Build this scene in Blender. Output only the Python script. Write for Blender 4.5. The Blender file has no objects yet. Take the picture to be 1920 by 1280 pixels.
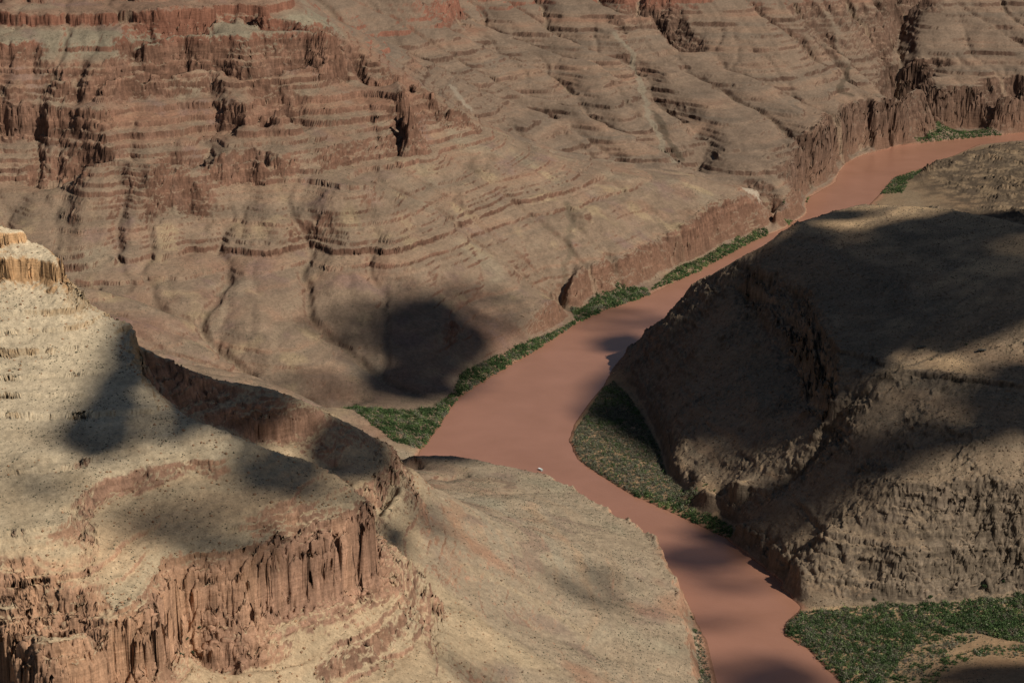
import bpy, math, time
import numpy as np
T0 = time.time()
rng = np.random.default_rng(7)
f32 = np.float32
# ------------------------------------------------------------------ survey frame
# Features of the canyon are surveyed from the rim viewpoint as bearings plus an elevation.
CAM_H, PITCH, HFOV = 1000.0, math.radians(15.0), math.radians(28.0)
FP = 960.0 / math.tan(HFOV / 2)
CP, SP = math.cos(PITCH), math.sin(PITCH)


def W(px, py, z=0.0):
    u, v = (px - 960.0) / FP, (py - 640.0) / FP
    dy, dz = CP - v * SP, -SP - v * CP
    t = (z - CAM_H) / dz
    return (t * u, t * dy)


# ------------------------------------------------------------------ noise helpers
_perm = np.random.default_rng(11).permutation(256).astype(np.int32)
_perm = np.concatenate([_perm, _perm])
_ga = np.linspace(0, 2 * np.pi, 256, endpoint=False)
_gx, _gy = np.cos(_ga).astype(f32), np.sin(_ga).astype(f32)


def perlin(x, y, seed=0):
    x = np.asarray(x, f32) + f32(seed * 17.31); y = np.asarray(y, f32) + f32(seed * 9.17)
    xi, yi = np.floor(x).astype(np.int32), np.floor(y).astype(np.int32)
    xf, yf = x - xi, y - yi
    xi &= 255; yi &= 255
    u = xf * xf * xf * (xf * (xf * 6 - 15) + 10); v = yf * yf * yf * (yf * (yf * 6 - 15) + 10)

    def g(ix, iy, fx, fy):
        h = _perm[_perm[ix & 255] + (iy & 255)]
        return _gx[h] * fx + _gy[h] * fy
    a = g(xi, yi, xf, yf); b = g(xi + 1, yi, xf - 1, yf)
    c = g(xi, yi + 1, xf, yf - 1); d = g(xi + 1, yi + 1, xf - 1, yf - 1)
    a = a + u * (b - a); c = c + u * (d - c)
    return (a + v * (c - a)) * f32(1.5)


def fbm(x, y, scale, octaves=4, seed=0, gain=0.5):
    s, amp, tot = 0, 1.0, 0.0
    for o in range(octaves):
        s = s + amp * perlin(x / scale, y / scale, seed + o * 3 + 1)
        tot += amp; amp *= gain; scale /= 2.03
    return s / tot


def ridged(x, y, scale, octaves=3, seed=0):
    s, amp, tot = 0, 1.0, 0.0
    for o in range(octaves):
        s = s + amp * (1 - np.abs(perlin(x / scale, y / scale, seed + o * 5)) * 1.6)
        tot += amp; amp *= 0.5; scale /= 2.1
    return s / tot


def blocks(x, y, scale, seed=0, band=None):
    """random value of the nearest joint block (constant inside a block), a new one for every bed"""
    x = np.asarray(x, f32) / f32(scale) + f32(seed * 3.7); y = np.asarray(y, f32) / f32(scale) + f32(seed * 5.3)
    xi, yi = np.floor(x).astype(np.int32), np.floor(y).astype(np.int32); xf, yf = x - xi, y - yi
    best = np.full(x.shape, 9.0, f32); val = np.zeros(x.shape, f32)
    for dx in (-1, 0, 1):
        for dy in (-1, 0, 1):
            h = _perm[_perm[(xi + dx) & 255] + ((yi + dy) & 255)]
            px, py = dx + h / f32(256.0) - xf, dy + _perm[(h + 57) & 255] / f32(256.0) - yf
            d = px * px + py * py; m = d < best
            hv = h if band is None else (h + band * 37)
            best = np.where(m, d, best); val = np.where(m, _perm[(hv + 131) & 255] / f32(255.0), val)
    return val


def sstep(a, b, x):
    t = np.clip((x - a) / (b - a), 0, 1)
    return t * t * (3 - 2 * t)


# ------------------------------------------------------------------ the survey: (region, [(px, py, elevation)...])
PINS = []


def L(reg, pts, z=None):
    out = []
    for p in pts:
        zz = p[2] if len(p) > 2 else z
        out.append((*W(p[0], p[1], zz), zz))
    PINS.append((reg, out))


# river edges
LB = [(1365, 1420), (1345, 1280), (1327, 1200), (1305, 1160), (1285, 1122), (1258, 1078), (1238, 1038), (1160, 987), (1082, 941), (1020, 912),
      (950, 895), (850, 881), (795, 876), (778, 862), (790, 840), (815, 810), (850, 755), (865, 740), (930, 700), (1000, 660),
      (1080, 606), (1135, 600 - 18), (1220, 553), (1310, 508), (1410, 455), (1475, 425), (1510, 400), (1515, 372), (1567, 342),
      (1572, 325), (1583, 308), (1615, 291), (1685, 273), (1760, 265), (1835, 258), (1920, 249), (2020, 242), (2300, 232)]
RB = [(1600, 1420), (1575, 1280), (1550, 1255), (1515, 1215), (1468, 1190), (1472, 1165), (1505, 1136), (1485, 1120), (1460, 1080), (1410, 1045),
      (1370, 1012), (1260, 960), (1180, 925), (1125, 890), (1082, 860), (1067, 825), (1077, 795), (1105, 755), (1130, 725), (1152, 688),
      (1180, 655), (1200, 640), (1270, 592), (1340, 552), (1420, 515), (1490, 480), (1560, 440), (1630, 382), (1652, 360), (1675, 332),
      (1715, 319), (1780, 295), (1835, 270), (1925, 262), (2020, 256), (2300, 246)]
L('R', [(a, b, 0.2) for a, b in LB]); L('R', [(a, b, 0.2) for a, b in RB])


def bank(pts, off, z, reg):
    w_ = [W(a, b, 0) for a, b in pts]
    cen = [sum(c) / len(w_) for c in zip(*[W(a, b, 0) for a, b in LB[8:20] + RB[8:18]])]
    out = []
    for k in range(len(w_)):
        a, b = w_[max(k - 1, 0)], w_[min(k + 1, len(w_) - 1)]
        tx, ty = b[0] - a[0], b[1] - a[1]; l = math.hypot(tx, ty)
        out.append((w_[k][0] + ty / l * off, w_[k][1] - tx / l * off, z))
    PINS.append((reg, out))


bank(RB[10:19], 9, 4.6, 'T'); bank(RB[10:19], 16, 5.0, 'T'); bank(RB[2:6], 9, 4.0, 'T'); bank(LB[15:21], -9, 3.6, 'W')
RIVER_POLY = [W(a, b, 0) for a, b in LB] + [W(a, b, 0) for a, b in RB[::-1]]

# bench in the middle
L('B', [(766, 853, 45), (800, 853, 42), (840, 853, 40), (900, 862, 36), (960, 874, 34), (1025, 890, 30), (1090, 920, 28), (1160, 965, 28),
        (1200, 990, 28), (1240, 1020, 28), (1257, 1060, 28), (1270, 1100, 26), (1283, 1160, 24), (1296, 1220, 22), (1306, 1290, 20), (1312, 1360, 18)])
L('B', [(1276, 1112, 6), (1292, 1165, 3), (1306, 1220, 2), (1318, 1290, 2)])
L('B', [(775, 930, 190), (800, 962, 182), (830, 1005, 174)]); L('B', [(830, 915, 164), (858, 950, 153)]); L('B', [(1000, 1000, 100), (1100, 1080, 68)]); L('B', [(960, 930, 82), (1060, 960, 55)])
L('B', [(900, 1080, 140), (860, 1110, 152)]); L('B', [(1000, 1180, 100), (1150, 1230, 50)])
L('B', [(900, 1290, 140), (1000, 1350, 105)]); L('B', [(1150, 1130, 54), (1200, 1120, 40)])

# spur, front: big cliff top and foot
L('S', [(-300, 1150), (0, 1150), (30, 1168), (90, 1192), (150, 1175), (250, 1140), (280, 1120), (305, 1088), (345, 1050), (390, 1042), (435, 1042), (475, 1030),
        (525, 1005), (575, 985), (625, 970), (680, 955), (694, 940)], 330)
L('S', [(-300, 1335, 250), (0, 1330, 250), (150, 1322, 254), (300, 1290, 262), (330, 1230, 268), (350, 1177, 270), (425, 1182, 266), (475, 1187, 263), (505, 1160, 258), (550, 1150, 256),
        (625, 1135, 252), (680, 1110, 248), (712, 1093, 246)])
# ledges round the foot of the nose
L('S', [(370, 1258, 240), (450, 1254, 238), (520, 1250, 236), (600, 1220, 232), (700, 1170, 231), (750, 1130, 231), (768, 1085, 231), (768, 1050, 228)])
L('S', [(372, 1275, 226), (520, 1268, 224), (604, 1236, 222), (704, 1182, 223), (754, 1140, 223), (773, 1090, 223)])
L('S', [(620, 1285, 206), (640, 1270, 205), (750, 1220, 205), (790, 1180, 205), (800, 1100, 202)])
L('S', [(622, 1300, 196), (645, 1286, 195), (756, 1233, 195), (796, 1188, 195), (807, 1100, 194)])
L('S', [(818, 1290, 186), (815, 1200, 184), (812, 1120, 175)])
L('S', [(828, 1290, 179), (825, 1200, 177), (822, 1120, 168)])
# tier above
L('S', [(-300, 992), (0, 990), (140, 975), (150, 930), (200, 900), (280, 875), (345, 850), (415, 860)], 386)
L('S', [(-300, 1052, 368), (0, 1050, 368), (140, 1032, 367), (160, 965, 368), (215, 930, 369), (290, 912, 369), (345, 893, 371), (415, 893, 370), (432, 885, 372)])
# front crest
L('S', [(118, 545, 488), (150, 570, 470), (200, 592, 455), (240, 612, 445), (248, 640, 434), (242, 690, 430), (262, 735, 420), (300, 770, 411), (345, 787, 407), (400, 800, 402), (470, 830, 388), (515, 845, 375), (560, 855, 365), (640, 890, 346),
        (690, 932, 334)])
L('S', [(-300, 400, 548), (0, 420, 546), (60, 445, 528), (100, 485, 512), (112, 512, 504)])
L('S', [(-300, 550, 485), (0, 548, 485), (60, 545, 485), (125, 556, 484)])
L('S', [(0, 600, 467), (60, 600, 465), (118, 612, 460)]); L('S', [(60, 700, 432), (110, 700, 430)]); L('S', [(100, 850, 404), (40, 850, 405)]); L('S', [(250, 800, 403), (260, 830, 398)])
L('S', [(450, 950, 356), (550, 930, 354)]); L('S', [(150, 1100, 347), (60, 1110, 345)])
# back crest
BC = [(256, 645, 412), (290, 662, 395), (350, 692, 370), (440, 716, 342), (500, 722, 334), (560, 745, 316), (600, 765, 300), (640, 785, 284), (690, 810, 262),
      (735, 835, 243), (757, 862, 236)]
L('S', BC)
# valley between the two crests (hidden floor)
L('S', [(300, 830, 325), (400, 865, 298), (480, 885, 272), (560, 900, 255), (640, 928, 238), (700, 964, 222), (722, 985, 210)])
# foot of the dark face of the back crest
L('S', [(262, 705, 378), (320, 765, 343), (400, 797, 310), (480, 828, 285), (560, 852, 267), (630, 882, 243)])
# back nose cliff
L('S', [(640, 905, 262), (700, 895, 242), (740, 868, 237)]); 
L('S', [(694, 955, 233), (720, 935, 232), (745, 908, 231), (757, 880, 231), (762, 864, 231)])
L('S', [(703, 990, 205), (735, 958, 203), (752, 928, 203), (764, 900, 201), (768, 872, 198)])
# beyond the back crest: drop to the far flat
for d, dz in ((70, 45), (220, 150)):
    o = []
    for (a, b, z) in BC[:]:
        x, y = W(a, b, z); o.append((x, y + d, max(z - dz, 60 - d * .1)))
    PINS.append(('W', o))
PINS.append(('W', [(W(a, b, z)[0], W(a, b, z)[1] + 560, max(30.0, z - 290)) for (a, b, z) in BC]))

# left wall
L('W', [(560, 742, 30), (640, 757, 16), (700, 752, 12), (800, 752, 9), (855, 718, 7)])
L('W', [(700, 690, 38), (800, 640, 55), (850, 600, 75)]); L('W', [(640, 640, 62), (560, 640, 72)])
L('W', [(480, 700, 52), (400, 640, 80), (300, 600, 110)])
L('W', [(355, 462), (430, 465), (500, 468), (560, 458), (620, 465), (720, 470), (790, 452), (850, 428)], 165)
L('W', [(355, 474), (430, 477), (500, 480), (560, 472), (620, 477), (720, 482), (795, 464), (855, 440)], 155)
L('W', [(350, 410), (440, 414), (540, 418), (600, 415), (700, 420), (785, 395), (850, 358)], 200)
L('W', [(350, 415), (440, 419), (540, 424), (600, 420), (700, 426), (788, 401), (855, 366)], 195)
L('W', [(305, 338), (400, 338), (480, 330), (550, 336), (600, 332), (650, 345), (690, 350)], 256)
L('W', [(305, 348), (400, 351), (480, 345), (550, 350), (600, 348), (650, 360), (690, 362)], 247)
L('W', [(160, 305), (300, 310), (400, 295), (480, 288), (540, 286), (640, 272), (740, 250), (800, 230), (860, 212), (885, 218)], 300)
L('W', [(160, 311), (300, 317), (400, 305), (480, 298), (540, 295), (640, 278), (740, 256), (800, 236), (862, 219)], 294)
L('W', [(600, 310), (720, 288), (830, 258), (890, 238)], 270)
L('W', [(603, 318), (722, 297), (833, 268), (893, 252)], 262)
L('W', [(0, 350, 240), (100, 355, 235), (200, 345, 240)]); L('W', [(-300, 450, 190), (60, 420, 205), (130, 430, 198)])
L('W', [(280, 470, 168), (300, 520, 140), (330, 560, 118)]); L('W', [(200, 470, 170), (180, 540, 140)])
L('W', [(-500, 258), (0, 258), (75, 260), (150, 272), (210, 274), (300, 264), (365, 264), (430, 252), (500, 257), (540, 240)], 316)
L('W', [(600, 210), (680, 212), (730, 216), (768, 204)], 307)
L('W', [(-500, 196), (0, 196), (100, 200), (180, 203), (230, 192), (300, 182), (400, 180), (470, 196), (530, 195)], 382)
L('W', [(600, 170), (650, 155), (700, 144), (742, 152), (768, 180)], 384)
L('W', [(-500, 190), (0, 190), (80, 194), (180, 190), (300, 172), (400, 168), (480, 170), (590, 160)], 386)
L('W', [(-500, 165), (0, 165), (100, 161), (200, 165), (310, 150), (400, 148), (480, 150), (590, 138), (660, 128)], 414)
L('W', [(-500, 150), (15, 142), (120, 148), (210, 148), (260, 136), (400, 130), (500, 128), (600, 122), (660, 110)], 431)
L('W', [(-500, 118), (15, 114), (120, 117), (210, 115), (240, 107), (330, 97), (450, 84), (560, 88), (640, 86)], 458)
L('W', [(-500, 72), (0, 78), (200, 72), (400, 66), (560, 58), (630, 58)], 497)
L('W', [(-500, 52), (0, 52), (120, 56), (230, 50), (400, 44), (520, 38), (590, 38)], 512)
L('W', [(-500, 22), (0, 22), (100, 24), (230, 22), (400, 14), (500, 10)], 544)
L('W', [(-700, -60), (0, -60), (300, -70), (480, -60)], 612)
L('W', [(-900, -150), (0, -150), (400, -150)], 700)
CREST = [(880, 215, 300), (820, 185, 345), (760, 150, 373), (700, 118, 410), (650, 76, 455), (600, 40, 497), (520, 12, 530), (470, -20, 570)]
L('W', CREST)
# nearer slopes right of the wall
L('W', [(930, 290, 238), (950, 330, 205), (960, 380, 165), (965, 440, 125), (940, 520, 85), (900, 580, 60)])
L('W', [(870, 300, 232), (870, 380, 190), (890, 460, 128)])
L('W', [(1000, 320, 205), (1040, 360, 165), (1062, 400, 135), (1072, 450, 100), (1062, 500, 65), (1052, 560, 20), (1055, 585, 5)])
L('W', [(1090, 400, 138), (1180, 380, 128), (1290, 370, 108)]); L('W', [(1100, 330, 168), (1200, 335, 148), (1300, 335, 122)])
L('W', [(980, 540, 58), (1030, 510, 62)])
# river cliffs, left bank
L('W', [(870, 690, 14), (920, 640, 28), (1000, 590, 40), (1045, 560, 50)])
L('W', [(880, 712, 5), (922, 682, 4), (1000, 640, 5), (1055, 603, 5)])
L('W', [(1070, 530, 56), (1100, 500, 66), (1180, 480, 65), (1240, 445, 72), (1290, 420, 80), (1340, 385, 92), (1400, 370, 82), (1425, 385, 60)])
L('W', [(1075, 590, 5), (1100, 563, 5), (1190, 542, 5), (1240, 515, 5), (1290, 490, 5), (1360, 457, 5), (1430, 432, 5), (1470, 412, 4)])
L('W', [(1455, 380, 60), (1490, 365, 45)]); L('W', [(1350, 355, 100), (1420, 362, 78), (1440, 392, 25)])
L('F', [(1275, 285, 122), (1340, 300, 112), (1420, 315, 106), (1462, 310, 108), (1480, 290, 110), (1500, 262, 128), (1520, 240, 148), (1560, 215, 145), (1620, 192, 141), (1650, 184, 139)])
L('F', [(1275, 312, 98), (1340, 325, 92), (1420, 338, 85), (1458, 345, 80)])
L('F', [(1500, 388, 4), (1508, 366, 3), (1545, 343, 3), (1563, 330, 3), (1577, 312, 3), (1602, 294, 3), (1650, 281, 3), (1683, 271, 3)])
L('F', [(1652, 183, 136), (1662, 192, 136), (1688, 183, 136), (1715, 172, 136), (1760, 165, 136), (1920, 164, 136), (2200, 160, 136)])
L('F', [(1690, 262, 4), (1690, 240, 5), (1706, 228, 6), (1712, 246, 5), (1760, 248, 6), (1850, 245, 6), (1920, 242, 6), (2200, 232, 6)])
# side canyon
L('F', [(760, 110, 372), (790, 130, 347), (850, 170, 303), (882, 205, 263), (905, 240, 226), (950, 255, 207), (1050, 285, 167), (1130, 300, 142), (1190, 309, 126), (1268, 312, 113)])
L('F', [(1270, 308, 115), (1250, 270, 140), (1225, 225, 180), (1210, 190, 203), (1195, 130, 250), (1190, 100, 280), (1160, 60, 325), (1130, 40, 352)])
L('F', [(1592, 165, 168), (1580, 125, 208), (1560, 80, 262), (1545, 40, 318)])
L('F', [(1645, 172, 142), (1660, 120, 185), (1690, 60, 252), (1720, 20, 305)])
L('F', [(650, 72, 392), (700, 74, 390), (760, 72, 386), (820, 60, 382), (880, 45, 362)])
L('F', [(600, -40, 500), (700, -10, 470), (760, 2, 458), (880, 0, 430)])
L('F', [(950, 30, 375), (1000, 60, 338), (1050, 100, 300), (1060, 160, 250), (1050, 220, 207)])
L('F', [(930, 120, 300), (960, 180, 250), (1000, 235, 212)])
L('F', [(1110, 110, 292), (1150, 200, 215), (1190, 270, 160)])
L('F', [(1140, 62, 328), (1200, 62, 325), (1255, 58, 322)]); L('F', [(1140, 34, 362), (1200, 34, 362), (1255, 28, 362)])
L('F', [(1225, 72, 290), (1290, 84, 284), (1350, 92, 280), (1400, 88, 283)]); L('F', [(1228, 88, 268), (1290, 96, 270), (1350, 102, 268)])
L('F', [(1430, 20, 364), (1440, 60, 316), (1470, 110, 255), (1500, 150, 209), (1530, 190, 165)])
L('F', [(1300, 150, 225), (1330, 200, 186), (1400, 250, 150), (1440, 280, 126)])
L('F', [(1250, 140, 245), (1280, 200, 186), (1310, 260, 140)])
L('F', [(1480, 200, 176), (1440, 230, 158)])
L('F', [(1000, 0, 402), (1150, 0, 400), (1300, 0, 400), (1500, 0, 385), (1650, 0, 350), (1920, 0, 346), (2300, 0, 346)])
L('F', [(1750, 60, 264), (1850, 60, 266), (1920, 55, 272), (2200, 50, 276)]); L('F', [(1700, 110, 200), (1800, 110, 201), (1920, 108, 203), (2200, 105, 205)]); L('F', [(1700, 148, 154), (1800, 146, 156), (1920, 145, 157), (2200, 143, 158)])
PINS.append(('F', [(-1500, 7000, 760), (0, 7300, 720), (800, 7400, 640), (2200, 7500, 640), (3000, 7500, 640)]))
PINS.append(('F', [(-3000, 8900, 900), (3500, 8900, 900)]))
# upstream right bank
L('U', [(1640, 379, 3), (1700, 375, 8), (1750, 370, 15), (1850, 378, 22), (1920, 372, 32), (2200, 372, 40)])
L('U', [(1705, 352, 8), (1730, 325, 24), (1760, 300, 38), (1800, 290, 42), (1850, 280, 48), (1920, 268, 46), (2200, 266, 50)])
L('U', [(1720, 352, 16), (1780, 345, 22), (1850, 330, 30), (1920, 315, 50)])
L('U', [(1660, 362, 3), (1684, 338, 3), (1720, 326, 4), (1770, 304, 5)])

# right mesa
MC = [(1195, 637, 40), (1222, 612, 68), (1255, 585, 100), (1270, 563, 120), (1282, 548, 140), (1310, 525, 170), (1385, 487, 225), (1460, 445, 268), (1500, 418, 282), (1560, 397, 288), (1610, 386, 292), (1660, 383, 300),
      (1735, 387, 310), (1810, 397, 315), (1875, 410, 318), (1920, 424, 320), (2200, 460, 330)]
L('M', MC)
for d, dz, lo in ((150, 60, 12), (420, 160, 10), (800, 300, 8)):
    o = []
    for (a, b, z) in MC[3:]:
        x, y = W(a, b, z); r = math.hypot(x, y); o.append((x * (1 + d / r), y * (1 + d / r), max(z - dz, lo)))
    PINS.append(('U' if d > 300 else 'M', o))
L('M', [(1170, 665, 22), (1150, 690, 4)])
L('M', [(1408, 493, 236), (1450, 505, 236), (1490, 520, 234), (1520, 545, 232), (1532, 575, 230), (1540, 610, 227), (1568, 652, 220), (1575, 690, 208), (1560, 740, 182), (1545, 770, 162)])
L('M', [(1385, 520, 200), (1395, 560, 176), (1425, 600, 160), (1450, 640, 150), (1490, 690, 138), (1510, 720, 132), (1522, 765, 128)])
L('M', [(1650, 600, 245), (1655, 700, 214)]); L('M', [(1650, 500, 268), (1560, 460, 268)]); L('M', [(1800, 650, 238), (1720, 655, 232)])
L('M', [(1800, 500, 290), (1720, 560, 262)]); L('M', [(1920, 600, 272), (2200, 600, 290)]); L('M', [(1920, 480, 302), (2200, 520, 318)])
L('M', [(1640, 700, 216), (1720, 695, 222), (1780, 705, 222), (1850, 712, 222), (1920, 718, 224), (2200, 720, 230)])
L('M', [(1640, 712, 208), (1720, 708, 213), (1780, 719, 212), (1850, 727, 212), (1920, 733, 214), (2200, 735, 220)])
L('M', [(1600, 800, 160), (1700, 790, 178), (1800, 800, 186), (1920, 800, 190), (2200, 800, 195)])
L('M', [(1580, 900, 110), (1700, 900, 140), (1900, 900, 146), (2200, 900, 150)])
L('M', [(1510, 1000, 55), (1550, 1000, 72), (1620, 1015, 70), (1700, 1030, 70), (1800, 1030, 68), (1900, 1020, 70), (2200, 1010, 70)])
L('M', [(1508, 1133, 3), (1540, 1136, 5), (1600, 1131, 8), (1700, 1135, 8), (1750, 1135, 10), (1850, 1118, 13), (1900, 1110, 15), (2200, 1100, 15)])
L('M', [(1378, 975, 30), (1405, 985, 34), (1432, 1000, 32), (1455, 1030, 34), (1490, 1012, 52)])
L('M', [(1470, 1060, 30), (1488, 1090, 14)]); L('M', [(1510, 1040, 46), (1512, 1100, 20)])
L('M', [(1542, 760, 150), (1548, 800, 134), (1555, 840, 116), (1520, 870, 96), (1480, 900, 74), (1430, 930, 50), (1395, 950, 30)])
L('M', [(1300, 880, 48), (1350, 900, 56), (1390, 900, 66)]); L('M', [(1300, 760, 75), (1350, 750, 92)]); L('M', [(1400, 700, 120), (1420, 760, 108)])
L('M', [(1300, 650, 116), (1350, 620, 138)]); L('M', [(1220, 690, 48), (1250, 680, 66)]); L('M', [(1450, 820, 98), (1500, 800, 118)])
L('M', [(1186, 690, 26), (1205, 705, 34), (1232, 752, 38), (1258, 812, 40), (1268, 865, 32), (1310, 905, 32), (1360, 935, 24)])
L('T', [(1150, 715, 5), (1190, 735, 7), (1220, 790, 9), (1245, 850, 9), (1255, 896, 9), (1300, 930, 8), (1350, 962, 6), (1375, 988, 4)])
L('T', [(1105, 800, 5), (1100, 850, 5), (1150, 890, 5), (1250, 940, 4)])
L('T', [(1510, 1165, 4), (1600, 1165, 5), (1750, 1160, 7), (1900, 1150, 9), (2200, 1140, 10)])
L('T', [(1560, 1220, 4), (1640, 1230, 6), (1700, 1225, 8)]); L('T', [(1620, 1290, 5), (1720, 1275, 9), (1760, 1245, 14), (1830, 1225, 14), (1920, 1235, 18)])
L('T', [(1780, 1290, 22), (1850, 1265, 25), (1940, 1290, 32), (2200, 1290, 34)])
PINS.append(('S', [(-1500, 1350, 150), (-400, 1380, 130), (-100, 1450, 110)]))
PINS.append(('B', [(0, 1400, 90), (200, 1500, 60), (330, 1700, 20)]))
PINS.append(('T', [(700, 1500, 30), (1200, 1400, 60)]))

# ------------------------------------------------------------------ membrane surface through the survey
X0, X1, Y0, Y1, CS = -2100.0, 2500.0, 1300.0, 9000.0, 5.0
NX, NY = int((X1 - X0) / CS) + 1, int((Y1 - Y0) / CS) + 1
REG = 'RBSWFUMT'


def raster_pins():
    num = np.zeros((NY, NX)); den = np.zeros((NY, NX)); lab = np.full((NY, NX), -1, np.int8)
    for reg, pts in PINS:
        for (a, b) in zip(pts[:-1], pts[1:]):
            n = max(2, int(math.hypot(b[0] - a[0], b[1] - a[1]) / 2.0))
            t = np.linspace(0, 1, n)
            i = np.rint((a[0] + (b[0] - a[0]) * t - X0) / CS).astype(int); j = np.rint((a[1] + (b[1] - a[1]) * t - Y0) / CS).astype(int)
            ok = (i >= 0) & (i < NX) & (j >= 0) & (j < NY)
            np.add.at(num, (j[ok], i[ok]), (a[2] + (b[2] - a[2]) * t)[ok]); np.add.at(den, (j[ok], i[ok]), 1.0)
            if reg != 'R': lab[j[ok], i[ok]] = REG.index(reg)
    return num, den, lab


def in_poly(x, y, poly):
    ins = np.zeros(np.shape(x), bool); n = len(poly)
    for k in range(n):
        xa, ya = poly[k]; xb, yb = poly[(k + 1) % n]
        if ya == yb: continue
        c = ((ya > y) != (yb > y)) & (x < (xb - xa) * (y - ya) / (yb - ya) + xa)
        ins ^= c
    return ins


gx = (X0 + CS * np.arange(NX)).astype(f32); gy = (Y0 + CS * np.arange(NY)).astype(f32)
GX, GY = np.meshgrid(gx, gy)
num, den, LAB = raster_pins()
riv = in_poly(GX, GY, RIVER_POLY)
core = riv.copy()
for _ in range(2):
    core = core & np.roll(core, 1, 0) & np.roll(core, -1, 0) & np.roll(core, 1, 1) & np.roll(core, -1, 1)
num[core] = -7.0; den[core] = 1.0


def blur(a, n=1):
    for _ in range(n):
        p = np.pad(a, 1, mode='edge'); a = (p[:-2, 1:-1] + 2 * p[1:-1, 1:-1] + p[2:, 1:-1]) * .25
        p = np.pad(a, 1, mode='edge'); a = (p[1:-1, :-2] + 2 * p[1:-1, 1:-1] + p[1:-1, 2:]) * .25
    return a


def solve(num, den, level=0):
    m = den > 0
    val = np.where(m, num / np.maximum(den, 1e-9), 0.0)
    if min(num.shape) < 24:
        h = np.full(num.shape, val[m].mean() if m.any() else 0.0); iters = 800
    else:
        py, px = num.shape[0] % 2, num.shape[1] % 2
        v2 = np.pad(val * m, ((0, py), (0, px))); m2 = np.pad(m.astype(float), ((0, py), (0, px)))
        n2 = v2[::2, ::2] + v2[1::2, ::2] + v2[::2, 1::2] + v2[1::2, 1::2]
        d2 = m2[::2, ::2] + m2[1::2, ::2] + m2[::2, 1::2] + m2[1::2, 1::2]
        c = solve(n2, d2, level + 1)
        h = np.repeat(np.repeat(c, 2, 0), 2, 1)[:num.shape[0], :num.shape[1]]
        h = blur(h, 1); iters = 60 if level == 0 else 120
    for _ in range(iters):
        h[m] = val[m]
        p = np.pad(h, 1, mode='edge')
        h = .25 * (p[:-2, 1:-1] + p[2:, 1:-1] + p[1:-1, :-2] + p[1:-1, 2:])
    h[m] = val[m]
    return h


H = solve(num, den)
# labels spread by jump flooding
seed = LAB >= 0
SJ = np.where(seed, np.arange(NY)[:, None], -10 ** 6).astype(np.int64); SI = np.where(seed, np.arange(NX)[None, :], -10 ** 6).astype(np.int64)
JJ, II = np.mgrid[0:NY, 0:NX]
for st in (1024, 512, 256, 128, 64, 32, 16, 8, 4, 2, 1):
    for dj in (-st, 0, st):
        for di in (-st, 0, st):
            if dj == 0 and di == 0: continue
            j2, i2 = np.clip(JJ + dj, 0, NY - 1), np.clip(II + di, 0, NX - 1)
            cj, ci = SJ[j2, i2], SI[j2, i2]
            better = (cj - JJ) ** 2 + (ci - II) ** 2 < (SJ - JJ) ** 2 + (SI - II) ** 2
            SJ = np.where(better, cj, SJ); SI = np.where(better, ci, SI)
LABF = LAB[np.clip(SJ, 0, NY - 1), np.clip(SI, 0, NX - 1)]
print('solve', round(time.time() - T0, 1))

def bil(G, x, y):
    u = np.clip((x - X0) / CS, 0, NX - 1.001); v = np.clip((y - Y0) / CS, 0, NY - 1.001)
    i = u.astype(np.int32); j = v.astype(np.int32); a = (u - i).astype(f32); b = (v - j).astype(f32)
    return (G[j, i] * (1 - a) + G[j, i + 1] * a) * (1 - b) + (G[j + 1, i] * (1 - a) + G[j + 1, i + 1] * a) * b


H = blur(H, 1)
# side spurs and ravines: the contour lines of the far slopes swing in and out along the slope
_w = {r: blur((LABF == REG.index(r)).astype(f32), 25) for r in 'WF'}
_ok = blur(sstep(12.0, 60.0, H), 4) * blur((~riv).astype(float), 6)


def spurs(u, v, lam, seed):
    return .62 - 1.75 * np.abs(perlin(u / lam + .35 * perlin(u / lam, v / lam, seed + 3), v / (lam * 5.5), seed))


uW = GX + .15 * GY; vW = GY
uF = GX * .87 + GY * .5; vF = GY * .87 - GX * .5
dW = (30 * spurs(uW, vW, 118, 211) + 9 * spurs(uW, vW, 47, 215) + 2.5 * spurs(uW, vW, 21, 219)) * _w['W'] * _ok
dF = (44 * spurs(uF, vF, 190, 221) + 15 * spurs(uF, vF, 72, 225) + 3 * spurs(uF, vF, 30, 229)) * _w['F'] * _ok
H = bil(H, GX + .5 * dF, GY - dW - .87 * dF)
guide = blur(H, 3)
gyy, gxx = np.gradient(guide, CS)
SLOPE = np.hypot(gxx, gyy)
above = sstep(3.0, 25.0, H)
wetreg = riv | (LABF == REG.index('T'))
land = blur((~wetreg).astype(float), 4) * above
# broad relief, then drainage carved by many water drops
RELIEF = blur(np.select([LABF == REG.index(r) for r in 'WFSMBU'], [.60, .72, .25, .40, .10, .5], .1), 20)
H = H + land * (fbm(GX, GY, 220, 4, 3) * 11 * RELIEF * sstep(0.04, .3, SLOPE) + fbm(GX, GY, 70, 3, 8) * 3.5 * RELIEF)


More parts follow.
